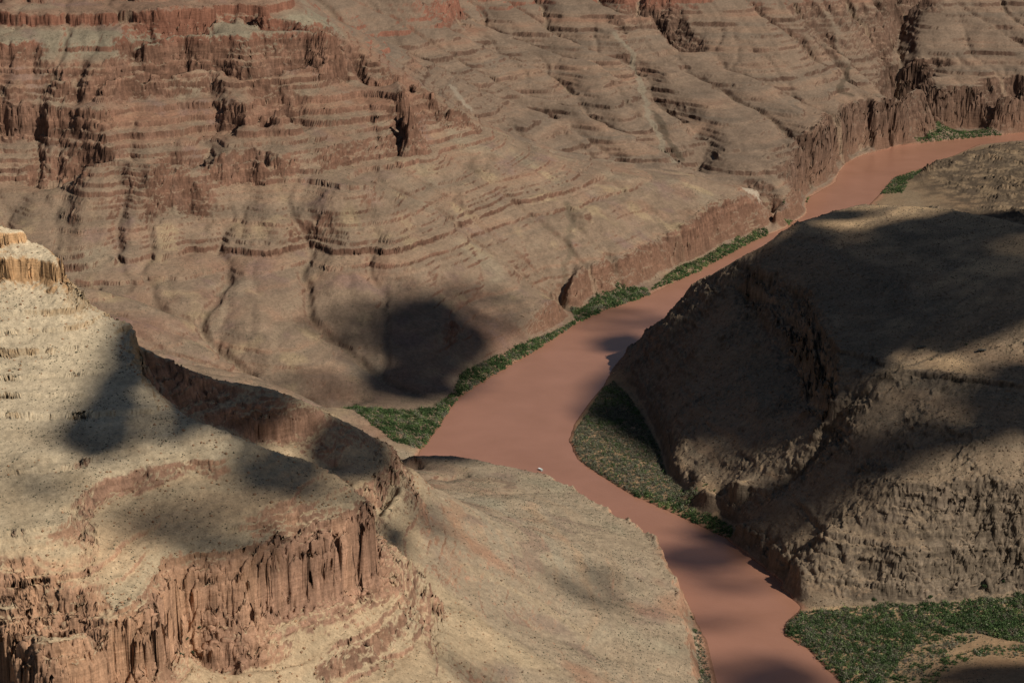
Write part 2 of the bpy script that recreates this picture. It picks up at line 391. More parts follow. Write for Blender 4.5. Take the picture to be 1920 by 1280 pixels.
def rain(h, cell, n, steps):
    ny, nx = h.shape
    hs = blur(h, 1); dy_, dx_ = np.gradient(hs, cell)
    pj = rng.uniform(1, ny - 2, n); pi = rng.uniform(1, nx - 2, n); vx = np.zeros(n); vy = np.zeros(n)
    cnt = np.zeros(ny * nx)
    for s in range(steps):
        ij = pj.astype(int); ii = pi.astype(int)
        sx, sy = -dx_[ij, ii], -dy_[ij, ii]
        l = np.hypot(sx, sy) + 1e-4
        vx = .4 * vx + sx / l; vy = .4 * vy + sy / l
        k = np.hypot(vx, vy) + 1e-6
        live = (l > .012) & (hs[ij, ii] > 1.0)
        pi = np.where(live, np.clip(pi + vx / k, 1, nx - 2), pi); pj = np.where(live, np.clip(pj + vy / k, 1, ny - 2), pj)
        cnt += np.bincount((pj.astype(int) * nx + pi.astype(int))[live], minlength=ny * nx)
    F = blur(cnt.reshape(ny, nx), 1)
    return F / (F.mean() + 1e-6)


# ravines first, on a coarse sheet
ny4, nx4 = NY // 4, NX // 4
CARVE = np.zeros((ny4, nx4))
h4 = H[:ny4 * 4, :nx4 * 4].reshape(ny4, 4, nx4, 4).mean((1, 3)); l4 = (land * RELIEF * sstep(.05, .22, SLOPE))[:ny4 * 4, :nx4 * 4].reshape(ny4, 4, nx4, 4).mean((1, 3))
for rnd in range(6):
    F = rain(h4 + CARVE, 20.0, 60000, 90)
    d = -np.minimum(np.log1p(F * .8) * 3.2, 9.0) * l4
    d = .5 * d + .5 * blur(d, 2)
    CARVE = CARVE + d - blur(d, 30)
CARVE = np.clip(CARVE, -26, 20)
up = np.repeat(np.repeat(np.pad(CARVE, ((0, 1), (0, 1)), mode='edge'), 4, 0), 4, 1)[:NY, :NX]
H = H + blur(up, 6)
FLOW = np.zeros((NY, NX))
for rnd in range(4):
    F = rain(H, CS, 260000, 110)
    H = H - land * np.minimum(np.log1p(F * .6) * 1.5, 5.5) * sstep(.03, .25, SLOPE) * (.2 + .8 * np.minimum(RELIEF, 1))
    FLOW = .5 * FLOW + F
FLOW = np.log1p(blur(FLOW, 1) * .5)
print('erode', round(time.time() - T0, 1), H.shape)


def bsp(G, x, y):
    u = np.clip((x - X0) / CS, 1, NX - 3.001); v = np.clip((y - Y0) / CS, 1, NY - 3.001)
    i = u.astype(np.int32); j = v.astype(np.int32); a = (u - i).astype(f32); b = (v - j).astype(f32)

    def w(t):
        return ((1 - t) ** 3 / 6, (3 * t ** 3 - 6 * t ** 2 + 4) / 6, (-3 * t ** 3 + 3 * t ** 2 + 3 * t + 1) / 6, t ** 3 / 6)
    wa, wb = w(a), w(b); out = 0
    for q in range(4):
        r = 0
        for p in range(4):
            r = r + wa[p] * G[j + q - 1, i + p - 1]
        out = out + wb[q] * r
    return out


H = H.astype(f32); FLOW = FLOW.astype(f32); LANDM = land.astype(f32)
g2 = blur(H, 2); dy2, dx2 = np.gradient(g2, CS); SLOPE2 = np.hypot(dx2, dy2).astype(f32)
CLIFF = blur(np.maximum(SLOPE2 - .78, 0), 2).astype(f32)
SPECIAL = [(26, 5, 'M'), (38, 6, 'M'), (52, 6, 'M'), (70, 6, 'M'), (292, 40, 'S'), (503, 19, 'S'), (531, 8, 'S'), (430, 3, 'S'), (458, 3.5, 'S'), (382, 3, 'S'), (421, 2.5, 'S'), (328, 9, 'W'), (347, 8, 'W'), (368, 11, 'W'), (392, 5, 'W'), (405, 7, 'W'), (438, 6, 'W'), (451, 6, 'W'), (528, 15, 'W'), (312, 5, 'W'), (478, 7, 'W'), (420, 4, 'W'), (238, 3, 'W'), (172, 2.5, 'W'), (560, 9, 'W'), (445, 6, 'S'), (412, 4, 'S'), (470, 4, 'S'), (395, 3, 'S'), (352, 4, 'S'), (342, 3, 'S'), (230, 3, 'F'), (260, 4, 'F'), (290, 4, 'F'), (320, 4, 'F'), (150, 4, 'F'), (395, 9, 'F'), (415, 7, 'F'),  (140, 4, 'W'), (180, 3, 'W'), (215, 3.5, 'W'), (282, 4, 'W'), (95, 6, 'F'), (165, 8, 'F'), (190, 6, 'F'), (212, 8, 'F'), (245, 7, 'F'), (275, 8, 'F'), (305, 6, 'F'), (335, 9, 'F'), (365, 8, 'F'), (160, 7, 'W'), (197.5, 3.5, 'W'), (251.5, 6.5, 'W'), (297, 4.5, 'W'), (266, 5.5, 'W'), (227, 4.0, 'S'), (200, 4.2, 'S'), (182, 3, 'S'), (218, 5.0, 'M'), (117, 9, 'F'), (128, 8, 'F')]
RM = {r: blur((LABF == REG.index(r)).astype(f32), 6).astype(f32) for r in 'SWFMUB'}
ledges = []
zz = 14.0
lr = np.random.default_rng(5)
while zz < 720:
    wv = lr.uniform(2.0, 4.6); ledges.append((zz, wv, lr.uniform(.5, 1.0), lr.integers(100))); zz += wv * lr.uniform(2.4, 4.6)


def height(x, y):
    x = np.asarray(x, f32); y = np.asarray(y, f32)
    lm = bil(LANDM, x, y)
    cl = np.clip(bil(CLIFF, x, y) * 3.2, 0, 1)
    amp = lm * (.35 + .65 * cl) * (1 - .45 * bil(RM['W'], x, y))
    wx = (fbm(x, y, 75, 2, 21) * 11 + fbm(x, y, 19, 2, 23) * 4.5 * (.2 + .8 * cl)) * amp
    wy = (fbm(x, y, 75, 2, 31) * 11 + fbm(x, y, 19, 2, 33) * 4.5 * (.2 + .8 * cl)) * amp
    crack = np.maximum(ridged(x + wx * .4, y + wy * .4, 26, 2, 41) - .74, 0) * 8 * amp * cl * (1 - .6 * bil(RM['M'], x, y))      # joints cut back into the cliffs
    bed = _perm[(np.floor((bil(H, x, y) + 2 * perlin(x / 60, y / 60, 47)) / 10).astype(np.int32)) & 255] / f32(255.0) - .5
    z0 = bil(H, x, y) + 3 * perlin(x / 40, y / 40, 45)
    crack = crack + amp * cl * (bed * 5.5 + (blocks(x + wx * .3, y, 15, 1, np.floor(z0 / 17).astype(np.int32)) - .5) * 4.6 + (blocks(x, y, 6, 2, np.floor(z0 / 8).astype(np.int32)) - .5) * 2.4)
    gx_, gy_ = bil(dx2, x, y), bil(dy2, x, y); gl = np.sqrt(gx_ ** 2 + gy_ ** 2) + .05
    z = bsp(H, x + wx - gx_ / gl * crack, y + wy - gy_ / gl * crack)
    sl = bil(SLOPE2, x, y)
    dip = fbm(x, y, 420, 2, 51) * 2.5
    zd = z + dip
    st = sstep(.10, .34, sl) * lm
    patch = fbm(x, y, 150, 3, 61)
    out = zd.copy()
    rm = {r: bil(RM[r], x, y) for r in RM}
    RB_ = bil(RM['B'], x, y)
    cl2 = np.clip((cl - .55) * 2.2, 0, 1)
    low = 1 - rm['S'] * sstep(275, 252, zd)
    lstr = (.85 - .55 * rm['S'] - .72 * rm['M'] - .5 * RB_) * (1 - cl2) + cl2 * (1 - .6 * rm['M'])
    lstr = lstr * low
    for (zi, wv, r) in SPECIAL:
        t = (zd - zi) / wv
        m = (np.abs(t) < 1) & (rm[r] > .02)
        if not m.any(): continue
        tm = t[m]; pm = np.clip(rm[r][m] * (cl[m] if (wv > 20 and r == 'S') else sstep(.08, .25, sl[m])) * np.clip({'F': .75, 'M': .0 if zi < 100 else 1.0, 'W': 1.2, 'S': 1.3 if (wv > 20 or zi > 480) else (.8 if zi > 390 else (.5 if zi > 240 else 1.1))}.get(r, 1.0) + 1.3 * perlin(x[m] / 110, y[m] / 110, int(zi)), 0, 1), 0, 1)
        out[m] = zi + wv * (tm * (1 - pm) + np.sign(tm) * np.abs(tm) ** (.42 if wv > 20 else .27) * pm)
    zd = out.copy()
    for (zi, wv, s, sd) in ledges:
        t = (zd - zi) / wv
        m = np.abs(t) < 1
        if not m.any(): continue
        tm = t[m]
        pm = np.clip(.28 + 1.7 * perlin(x[m] / 150, y[m] / 150, sd) + .4 * s + cl2[m], 0, 1) * st[m] * lstr[m]
        # cliffed upper part, talus below
        q = np.sign(tm) * np.abs(tm) ** .38
        out[m] = zi + wv * (tm * (1 - pm) + q * pm)
    z = out - dip
    rough = fbm(x, y, 9, 3, 71) * 1.1 + fbm(x, y, 34, 2, 75) * 2.0 * (.5 + patch * .5)
    steepish = np.clip(sl * 1.5, 0, 1.4)
    mesa = rm['M'] * sstep(.14, .45, sl) + rm['U'] * sstep(17, 26, z) * .8
    p2 = sstep(-.15, .35, fbm(x, y, 90, 3, 83)); rw = 7 * perlin(x / 17, y / 17, 3)
    blk = (blocks(x + rw, y, 13, 5) - .4) * 3.4 + (blocks(x, y + rw, 5.5, 6) - .4) * 1.5
    crag = (ridged(x + rw, y - rw, 52, 3, 77) - .45) * 5.5 * (.35 + .65 * p2) + blk * (.25 + .75 * p2) + np.maximum(ridged(x + rw, y * 1.1, 21, 2, 79) - .6, 0) * 14 * p2
    crag = crag * (1 + 1.2 * rm['U'])
    bluff = cl * (1 - rm['S']) * (1 - rm['M']) * ((ridged(x + rw, y, 40, 3, 93) - .5) * 9 + (blocks(x + rw, y, 14, 7) - .5) * 5)
    scar = rm['S'] * sstep(.58, .74, sl) * (1 - cl) * sstep(240, 265, z)
    return z + lm * (rough * (.35 + .8 * steepish) * (1 + .7 * rm['S'] + .8 * rm['B']) + crag * np.maximum(mesa, .55 * scar) + bluff), sl, cl, lm


# ------------------------------------------------------------------ terrain mesh (finer where the ground is steep)
NC, NR = 1500, 1500
tan_az = np.linspace(-.36, .36, NC)
rs = np.arange(1420, 8900, 4.0)
RX = tan_az[:, None] * rs[None, :]; RY = np.broadcast_to(rs[None, :], RX.shape)
hz = bil(blur(H, 1), RX, RY)
dens = np.abs(np.gradient(hz, 4.0, axis=1)) / rs * .95 + .27 / rs
dens = np.where(np.abs(tan_az)[:, None] < .2, dens, dens)
k = np.exp(-.5 * (np.arange(-24, 25) / 9.0) ** 2); k /= k.sum()
padd = np.pad(dens, ((24, 24), (0, 0)), mode='edge')
dens = sum(k[q] * padd[q:q + NC] for q in range(49))
cum = np.cumsum(dens, axis=1); cum = (cum - cum[:, :1]) / (cum[:, -1:] - cum[:, :1])
tt = np.linspace(0, 1, NR)
VY = np.stack([np.interp(tt, cum[c], rs) for c in range(NC)])
VX = tan_az[:, None] * VY
vx, vy = VX.ravel().astype(f32), VY.ravel().astype(f32)
vz, vsl, vcl, vlm = height(vx, vy)
print('verts', vx.size, round(time.time() - T0, 1))

RS = np.arange(1450, 8900, 4.0)


def hit(px, py):
    """first ground point on the bearing (px, py) from the rim"""
    x1, y1 = W(px, py, 0.0); zr = CAM_H * (1 - RS / y1)
    g = bil(H, RS * x1 / y1, RS)
    k = np.argmax(zr < np.maximum(g, 0))
    return float(RS[k] * x1 / y1), float(RS[k]), float(max(g[k], 0))


GRAVEL, DARKWASH = None, None
# normals for colouring by real steepness
P = np.stack([vx, vy, vz], -1).reshape(NC, NR, 3)
N = np.cross(np.gradient(P, axis=0), np.gradient(P, axis=1)); N /= np.linalg.norm(N, axis=-1, keepdims=True) + 1e-9
nz = np.abs(N[..., 2]).ravel()
steep = np.sqrt(np.maximum(1 - nz ** 2, 0)) / np.maximum(nz, .05)
# beds and joint blocks stand out of, or are cut back into, the cliff faces
nh = N[..., :2] * np.sign(N[..., 2:3]); nh = (nh / (np.linalg.norm(nh, axis=-1, keepdims=True) + 1e-6)).reshape(-1, 2)
cm = sstep(.85, 1.7, steep) * vlm * sstep(3, 9, vz)
zw = vz + 1.5 * perlin(vx / 35, vy / 35, 151)
b1, b2, b3 = np.floor(zw / 6.5).astype(np.int32), np.floor(zw / 15 + .3).astype(np.int32), np.floor(zw / 2.8).astype(np.int32)
BED = _perm[(b1 * 29) & 255] / 255.0 - .5; BED2 = _perm[(b3 * 53 + 11) & 255] / 255.0 - .5
BLK = blocks(vx, vy, 11, 3, b2) - .5; BLK2 = blocks(vx, vy, 4.2, 4, b1) - .5
dsp = cm * .8 * (BED * 3.4 + BED2 * 1.3 + BLK * 4.4 + BLK2 * 2.2)
vx = (vx + nh[:, 0] * dsp).astype(f32); vy = (vy + nh[:, 1] * dsp).astype(f32)
lab_v = LABF[np.clip(np.rint((vy - Y0) / CS).astype(int), 0, NY - 1), np.clip(np.rint((vx - X0) / CS).astype(int), 0, NX - 1)]
RW = {}
for kx, r in enumerate(REG):
    RW[r] = bil(blur((LABF == kx).astype(f32), 10).astype(f32), vx + fbm(vx, vy, 60, 2, 81) * 25, vy + fbm(vx, vy, 60, 2, 85) * 25)


def C(r, g, b):
    def l(c):
        c /= 255.0
        return c / 12.92 if c <= .04045 else ((c + .055) / 1.055) ** 2.4
    return np.array([l(r), l(g), l(b)], f32)


def mix(a, b, t):
    t = np.clip(t, 0, 1)[:, None]
    return a * (1 - t) + b * t


PATHS = [([(1320, 1187), (1250, 1184), (1190, 1183), (1150, 1196), (1040, 1200)], 1, C(166, 148, 122), .35), ([(860, 1060), (930, 1090), (1000, 1130), (1080, 1180)], 2, C(166, 144, 114), .35), ([(975, 985), (1005, 1005), (990, 1050), (975, 1065)], 5, C(128, 102, 88), .45), ([(855, 945), (848, 985), (880, 1020)], 3, C(156, 118, 90), .4), ([(930, 900), (960, 905), (955, 915)], 2, C(110, 88, 74), .5), ([(960, 1165), (985, 1172)], 4, C(128, 102, 88), .4),
         ([(845, 160), (862, 185), (882, 208)], 3, C(140, 126, 108), .8), ([(905, 240), (950, 255), (1050, 285), (1130, 300), (1185, 307)], 2, C(136, 120, 100), .6),
         ([(1150, 60), (1185, 100), (1205, 170), (1215, 215), (1240, 260), (1262, 302)], 2, C(132, 120, 101), .7), ([(1372, 346), (1400, 356), (1424, 368)], 2, C(165, 150, 130), .9),
         ([(1545, 20), (1570, 60), (1590, 120)], 2, C(126, 112, 94), .4), ([(1060, 380), (1074, 430), (1062, 500), (1055, 540)], 1, C(92, 82, 66), .5), ([(1225, 210), (1250, 260), (1275, 305)], 3, C(70, 62, 50), .6),
         ([(560, 545), (520, 640), (500, 700)], 2, C(140, 120, 98), .5), ([(430, 560), (420, 590), (350, 640)], 2, C(140, 122, 100), .5), ([(1590, 125), (1575, 170), (1600, 180)], 2, C(66, 58, 46), .6)]
zs = vz + fbm(vx, vy, 420, 2, 51) * 5 + fbm(vx, vy, 40, 2, 91) * 3
n1 = fbm(vx, vy, 260, 4, 101); n2 = fbm(vx, vy, 45, 3, 105); n3 = fbm(vx, vy, 9, 2, 109)
dk = f32(.80)
soil = {'R': C(150, 112, 86), 'B': C(152, 133, 109), 'S': C(168, 146, 116), 'W': C(153, 129, 106) * f32(.75), 'F': C(142, 120, 100) * f32(.74), 'U': C(152, 128, 100) * dk, 'M': C(147, 126, 102) * f32(.80), 'T': C(150, 122, 92)}
rock = {'R': C(156, 114, 90), 'B': C(150, 116, 92), 'S': C(136, 105, 85), 'W': C(108, 80, 64), 'F': C(98, 76, 62), 'U': C(92, 76, 60), 'M': C(109, 95, 79), 'T': C(100, 84, 68)}
wsum = sum(RW.values()) + 1e-6
base = sum(RW[r][:, None] * soil[r] for r in REG) / wsum[:, None]
rk = sum(RW[r][:, None] * rock[r] for r in REG) / wsum[:, None]
S_, W_, F_, M_ = (RW[r] / wsum for r in 'SWFM')
# coloured beds show through the talus
zb = perlin(zs / 13.0, zs * 0 + .5, 7) + .6 * perlin(zs / 5.1, zs * 0 + .5, 9)
WF_ = np.clip(W_ + F_, 0, 1)
base = base * (1 + .16 * np.clip(zb, -1, 1)[:, None] * WF_[:, None])
base = mix(base, C(126, 94, 78), WF_ * sstep(.35, .9, zb) * sstep(-.35, .3, n1) * .55)
base = mix(base, base * np.array([1.08, .93, .84], f32), np.clip(zb * .7 + n1 * .9, 0, 1) * .8 * (1 - .5 * S_))
base = mix(base, base * np.array([.86, .93, .98], f32), np.clip(-zb * .7 + n1 * .8 - .1, 0, 1) * .9)
# pale upper spur, grey upper left wall
base = mix(base, C(184, 166, 137), S_ * sstep(370, 420, zs + n2 * 20) * .85)
base = mix(base, C(128, 118, 98), W_ * sstep(452, 478, zs + n2 * 12) * .8)
base = mix(base, C(122, 90, 72), W_ * sstep(295, 325, zs) * sstep(470, 445, zs) * sstep(-.35, .35, n2 + n1 * .5) * .6)
base = mix(base, C(128, 84, 66), W_ * sstep(505, 520, zs) * .5)
base = mix(base, C(122, 92, 76), W_ * sstep(.05, .5, n1) * sstep(250, 180, zs) * .7)
# rock on the steep
rk = rk * (1 + .22 * zb[:, None] + .25 * n2[:, None])
rk = mix(rk, C(84, 70, 60), np.clip(n2 * 1.2 - .1, 0, 1) * .6 * (1 - .6 * S_))
rk = rk * (1 + cm * (.30 * BED + .28 * BED2 + .30 * BLK + .2 * BLK2))[:, None]
rk = rk * (1 + .35 * fbm(vx + vz, vy - vz * 1.3, 22, 3, 141))[:, None]
rk = mix(rk, C(170, 132, 100), S_ * np.clip(n1 * 2.0 + n2 - .1, 0, 1) * .5)
rk = mix(rk, C(160, 138, 106), S_ * sstep(392, 405, zs) * .8)
rk = mix(rk, C(172, 132, 92), S_ * sstep(478, 490, zs) * .7)
rk = mix(rk, C(128, 82, 64), W_ * sstep(470, 500, zs) * .5)
low_red = sstep(75, 30, zs) * (W_ + F_)
rk = mix(rk, C(116, 88, 70), low_red * .6)
rk = mix(rk, C(134, 88, 70), F_ * sstep(360, 400, zs) * .7)
thr = .78 + .40 * S_
base = mix(base, C(186, 154, 116), M_ * sstep(.30, .14, vsl) * sstep(-.5, .3, n1 + n2 * .5) * .85)
n4 = fbm(vx + 900, vy, 150, 4, 121); n5 = fbm(vx, vy + 700, 90, 4, 127)
B_ = RW['B'] / wsum
base = mix(base, C(150, 108, 84), np.clip(B_ + .5 * W_, 0, 1) * sstep(.18, .5, n4) * .6)
base = mix(base, C(122, 98, 88), np.clip(.7 * B_ + W_, 0, 1) * sstep(.15, .5, n5) * .6)
base = mix(base, C(150, 140, 116), np.clip(B_ + .6 * W_, 0, 1) * sstep(.12, .5, -n4) * .5)
base = mix(base, C(160, 138, 106), W_ * sstep(.15, .5, -n5) * sstep(300, 200, zs) * .55)
tR = sstep(thr, thr + .45, steep + n3 * .3 + n2 * .2 + .55 * S_ * sstep(.60, .75, vsl) * sstep(240, 265, zs))
col = mix(base, rk, tR)
flow = bil(FLOW, vx, vy)
col = mix(col, col * np.array([.72, .74, .72], f32), sstep(1.3, 2.6, flow + n3 * .4) * .5 * (1 - tR))
col = mix(col, C(142, 120, 98), WF_ * sstep(1.2, 2.4, flow + n3 * .5) * tR * .75)
col = mix(col, C(80, 68, 55), RW['U'] / wsum * sstep(9, 22, vz + n2 * 9) * sstep(-.35, .1, n2 + n3 * .5) * .9)
col = mix(col, C(140, 122, 100), sstep(2.4, 3.3, flow + n3 * .5) * .7 * (1 - tR))
col = col * (1 + .20 * n2 + .18 * n3 + .22 * n1)[:, None]
for pth, wdt, cc, kk in PATHS:
    g = np.zeros((NY, NX), f32)
    for (a, b) in zip(pth[:-1], pth[1:]):
        pa, pb = hit(*a), hit(*b); nn = max(2, int(math.hypot(pb[0] - pa[0], pb[1] - pa[1]) / 2.5)); t_ = np.linspace(0, 1, nn)
        g[np.clip(np.rint((pa[1] + (pb[1] - pa[1]) * t_ - Y0) / CS).astype(int), 0, NY - 1), np.clip(np.rint((pa[0] + (pb[0] - pa[0]) * t_ - X0) / CS).astype(int), 0, NX - 1)] = 1
    g = np.minimum(blur(g, wdt) * 2.6 * math.sqrt(wdt), 1).astype(f32)
    mk = bil(g, vx + n2 * 14, vy + n1 * 30)
    col = mix(col, cc, sstep(.25, .8, mk + n3 * .35) * kk)
# sandy damp rim at the river
col = mix(col, C(172, 122, 96), sstep(3.2, 1.2, vz + n3) * .6)
col = mix(col, C(112, 78, 60), sstep(1.3, .5, vz + n3 * .5) * .8)
col = np.clip(col, .01, .8)

q = (np.arange(NC - 1)[:, None] * NR + np.arange(NR - 1)[None, :])
quads = np.stack([q, q + NR, q + NR + 1, q + 1], -1).reshape(-1, 4)
qlab = lab_v[quads[:, 0]]


def mesh_from(name, verts, faces, mat, color=None, smooth=True, sizes=None):
    me = bpy.data.meshes.new(name)
    faces = np.asarray(faces); nf = len(faces); k = faces.shape[1]
    me.vertices.add(len(verts)); me.vertices.foreach_set('co', np.asarray(verts, f32).ravel())
    me.loops.add(nf * k); me.loops.foreach_set('vertex_index', faces.astype(np.int32).ravel())
    me.polygons.add(nf); me.polygons.foreach_set('loop_start', np.arange(0, nf * k, k, dtype=np.int32))
    if smooth: me.polygons.foreach_set('use_smooth', np.ones(nf, bool))
    if color is not None:
        a = me.color_attributes.new('Col', 'FLOAT_COLOR', 'POINT')
        a.data.foreach_set('color', np.concatenate([color, np.ones((len(color), 1))], 1).astype(f32).ravel())
    me.update(); me.validate()
    me.materials.append(mat)
    o = bpy.data.objects.new(name, me); bpy.context.scene.collection.objects.link(o)
    return o


# ------------------------------------------------------------------ materials
def new_mat(name):
    m = bpy.data.materials.new(name); m.use_nodes = True
    nt = m.node_tree; b = nt.nodes['Principled BSDF']
    return m, nt, b


def nd(nt, t, **kw):
    n = nt.nodes.new(t)
    for k_, v in kw.items(): setattr(n, k_, v)
    return n


def ground_mat():
    m, nt, b = new_mat('canyon_ground')
    b.inputs['Roughness'].default_value = .95; b.inputs['Specular IOR Level'].default_value = .08
    at = nd(nt, 'ShaderNodeAttribute', attribute_name='Col'); tc = nd(nt, 'ShaderNodeTexCoord')
    ln = nt.links.new

    def noise(scale, detail, zs=1.0, rough=.6):
        mp = nd(nt, 'ShaderNodeMapping'); mp.inputs['Scale'].default_value = (1, 1, zs)
        ln(tc.outputs['Object'], mp.inputs['Vector'])
        n = nd(nt, 'ShaderNodeTexNoise'); n.inputs['Scale'].default_value = scale; n.inputs['Detail'].default_value = detail; n.inputs['Roughness'].default_value = rough
        ln(mp.outputs[0], n.inputs['Vector']); return n
    a = noise(.16, 5); s = noise(.03, 4, 10.0); c = noise(.55, 3)
    geo = nd(nt, 'ShaderNodeNewGeometry'); sep = nd(nt, 'ShaderNodeSeparateXYZ'); ln(geo.outputs['Normal'], sep.inputs[0])
    stp = nd(nt, 'ShaderNodeMapRange'); stp.inputs[1].default_value = .85; stp.inputs[2].default_value = .45; ln(sep.outputs['Z'], stp.inputs[0])
    # brightness from fine gravel and, on cliffs, from thin beds
    r1 = nd(nt, 'ShaderNodeMapRange'); r1.inputs[1].default_value = .3; r1.inputs[2].default_value = .7; r1.inputs[3].default_value = .84; r1.inputs[4].default_value = 1.16; ln(a.outputs['Fac'], r1.inputs[0])
    r2 = nd(nt, 'ShaderNodeMapRange'); r2.inputs[1].default_value = .3; r2.inputs[2].default_value = .7; r2.inputs[3].default_value = .84; r2.inputs[4].default_value = 1.16; ln(s.outputs['Fac'], r2.inputs[0])
    vs_ = noise(.22, 4, .12); r4 = nd(nt, 'ShaderNodeMapRange'); r4.inputs[1].default_value = .35; r4.inputs[2].default_value = .65; r4.inputs[3].default_value = .78; r4.inputs[4].default_value = 1.18; ln(vs_.outputs['Fac'], r4.inputs[0])
    r24 = nd(nt, 'ShaderNodeMath', operation='MULTIPLY'); ln(r2.outputs[0], r24.inputs[0]); ln(r4.outputs[0], r24.inputs[1])
    mx = nd(nt, 'ShaderNodeMix', data_type='FLOAT'); ln(stp.outputs[0], mx.inputs[0]); ln(r1.outputs[0], mx.inputs[2]); ln(r24.outputs[0], mx.inputs[3])
    r3 = nd(nt, 'ShaderNodeMapRange'); r3.inputs[1].default_value = .3; r3.inputs[2].default_value = .7; r3.inputs[3].default_value = .8; r3.inputs[4].default_value = 1.2; ln(c.outputs['Fac'], r3.inputs[0])
    mm = nd(nt, 'ShaderNodeMath', operation='MULTIPLY'); ln(mx.outputs[0], mm.inputs[0]); ln(r3.outputs[0], mm.inputs[1])
    vm = nd(nt, 'ShaderNodeVectorMath', operation='SCALE'); ln(at.outputs['Color'], vm.inputs[0]); ln(mm.outputs[0], vm.inputs['Scale'])
    vo = nd(nt, 'ShaderNodeTexVoronoi'); vo.inputs['Scale'].default_value = .22; ln(tc.outputs['Object'], vo.inputs['Vector'])
    vr = nd(nt, 'ShaderNodeMapRange'); vr.inputs[1].default_value = .12; vr.inputs[2].default_value = .2; vr.inputs[3].default_value = .75; vr.inputs[4].default_value = 0; ln(vo.outputs['Distance'], vr.inputs[0])
    sc_ = nd(nt, 'ShaderNodeSeparateColor'); ln(vo.outputs['Color'], sc_.inputs[0])
    pn = noise(.02, 3); gt = nd(nt, 'ShaderNodeMath', operation='LESS_THAN'); ln(sc_.outputs[0], gt.inputs[0]); ln(pn.outputs['Fac'], gt.inputs[1])
    dm = nd(nt, 'ShaderNodeMath', operation='MULTIPLY'); ln(vr.outputs[0], dm.inputs[0]); ln(gt.outputs[0], dm.inputs[1])
    iv = nd(nt, 'ShaderNodeMath', operation='SUBTRACT'); iv.inputs[0].default_value = 1; ln(stp.outputs[0], iv.inputs[1])
    dm2 = nd(nt, 'ShaderNodeMath', operation='MULTIPLY'); ln(dm.outputs[0], dm2.inputs[0]); ln(iv.outputs[0], dm2.inputs[1])
    mc_ = nd(nt, 'ShaderNodeMix', data_type='RGBA'); ln(dm2.outputs[0], mc_.inputs[0]); ln(vm.outputs[0], mc_.inputs[6]); mc_.inputs[7].default_value = (.06, .055, .035, 1)
    ln(mc_.outputs[2], b.inputs['Base Color'])
    add = nd(nt, 'ShaderNodeMath', operation='ADD'); ln(a.outputs['Fac'], add.inputs[0])
    sv = nd(nt, 'ShaderNodeMath', operation='ADD'); ln(s.outputs['Fac'], sv.inputs[0]); ln(vs_.outputs['Fac'], sv.inputs[1])
    sm = nd(nt, 'ShaderNodeMath', operation='MULTIPLY'); ln(sv.outputs[0], sm.inputs[0]); ln(stp.outputs[0], sm.inputs[1]); ln(sm.outputs[0], add.inputs[1])
    bp = nd(nt, 'ShaderNodeBump'); bp.inputs['Strength'].default_value = .5; bp.inputs['Distance'].default_value = 2.0
    ln(add.outputs[0], bp.inputs['Height']); ln(bp.outputs[0], b.inputs['Normal'])
    return m


def water_mat():
    m, nt, b = new_mat('muddy_water'); ln = nt.links.new
    tc = nd(nt, 'ShaderNodeTexCoord')
    n = nd(nt, 'ShaderNodeTexNoise'); n.inputs['Scale'].default_value = .009; n.inputs['Detail'].default_value = 8; n.inputs['Roughness'].default_value = .62; n.inputs['Distortion'].default_value = .3; ln(tc.outputs['Object'], n.inputs['Vector'])
    r = nd(nt, 'ShaderNodeValToRGB'); r.color_ramp.elements[0].position = .3; r.color_ramp.elements[1].position = .7
    r.color_ramp.elements[0].color = (*C(152, 107, 84), 1); r.color_ramp.elements[1].color = (*C(166, 118, 95), 1)
    ln(n.outputs['Fac'], r.inputs[0]); ln(r.outputs[0], b.inputs['Base Color'])
    b.inputs['Roughness'].default_value = .28; b.inputs['Specular IOR Level'].default_value = .3
    w = nd(nt, 'ShaderNodeTexNoise'); w.inputs['Scale'].default_value = .3; w.inputs['Detail'].default_value = 3; ln(tc.outputs['Object'], w.inputs['Vector'])
    bp = nd(nt, 'ShaderNodeBump'); bp.inputs['Strength'].default_value = .3; bp.inputs['Distance'].default_value = .6; ln(w.outputs['Fac'], bp.inputs['Height']); ln(bp.outputs[0], b.inputs['Normal'])
    return m


def plain_mat(name, rgb, rough=.7, var=.0, scale=.5):
    m, nt, b = new_mat(name); ln = nt.links.new
    b.inputs['Roughness'].default_value = rough; b.inputs['Specular IOR Level'].default_value = .2
    tc = nd(nt, 'ShaderNodeTexCoord'); n = nd(nt, 'ShaderNodeTexNoise'); n.inputs['Scale'].default_value = scale; n.inputs['Detail'].default_value = 3
    ln(tc.outputs['Object'], n.inputs['Vector'])
    r = nd(nt, 'ShaderNodeMapRange'); r.inputs[3].default_value = 1 - var; r.inputs[4].default_value = 1 + var; ln(n.outputs['Fac'], r.inputs[0])
    vm = nd(nt, 'ShaderNodeVectorMath', operation='SCALE'); vm.inputs[0].default_value = tuple(rgb); ln(r.outputs[0], vm.inputs['Scale'])
    ln(vm.outputs[0], b.inputs['Base Color'])
    return m


def attr_mat(name, rough=.8):
    m, nt, b = new_mat(name)
    b.inputs['Roughness'].default_value = rough; b.inputs['Specular IOR Level'].default_value = .1
    at = nd(nt, 'ShaderNodeAttribute', attribute_name='Col'); nt.links.new(at.outputs['Color'], b.inputs['Base Color'])
    return m


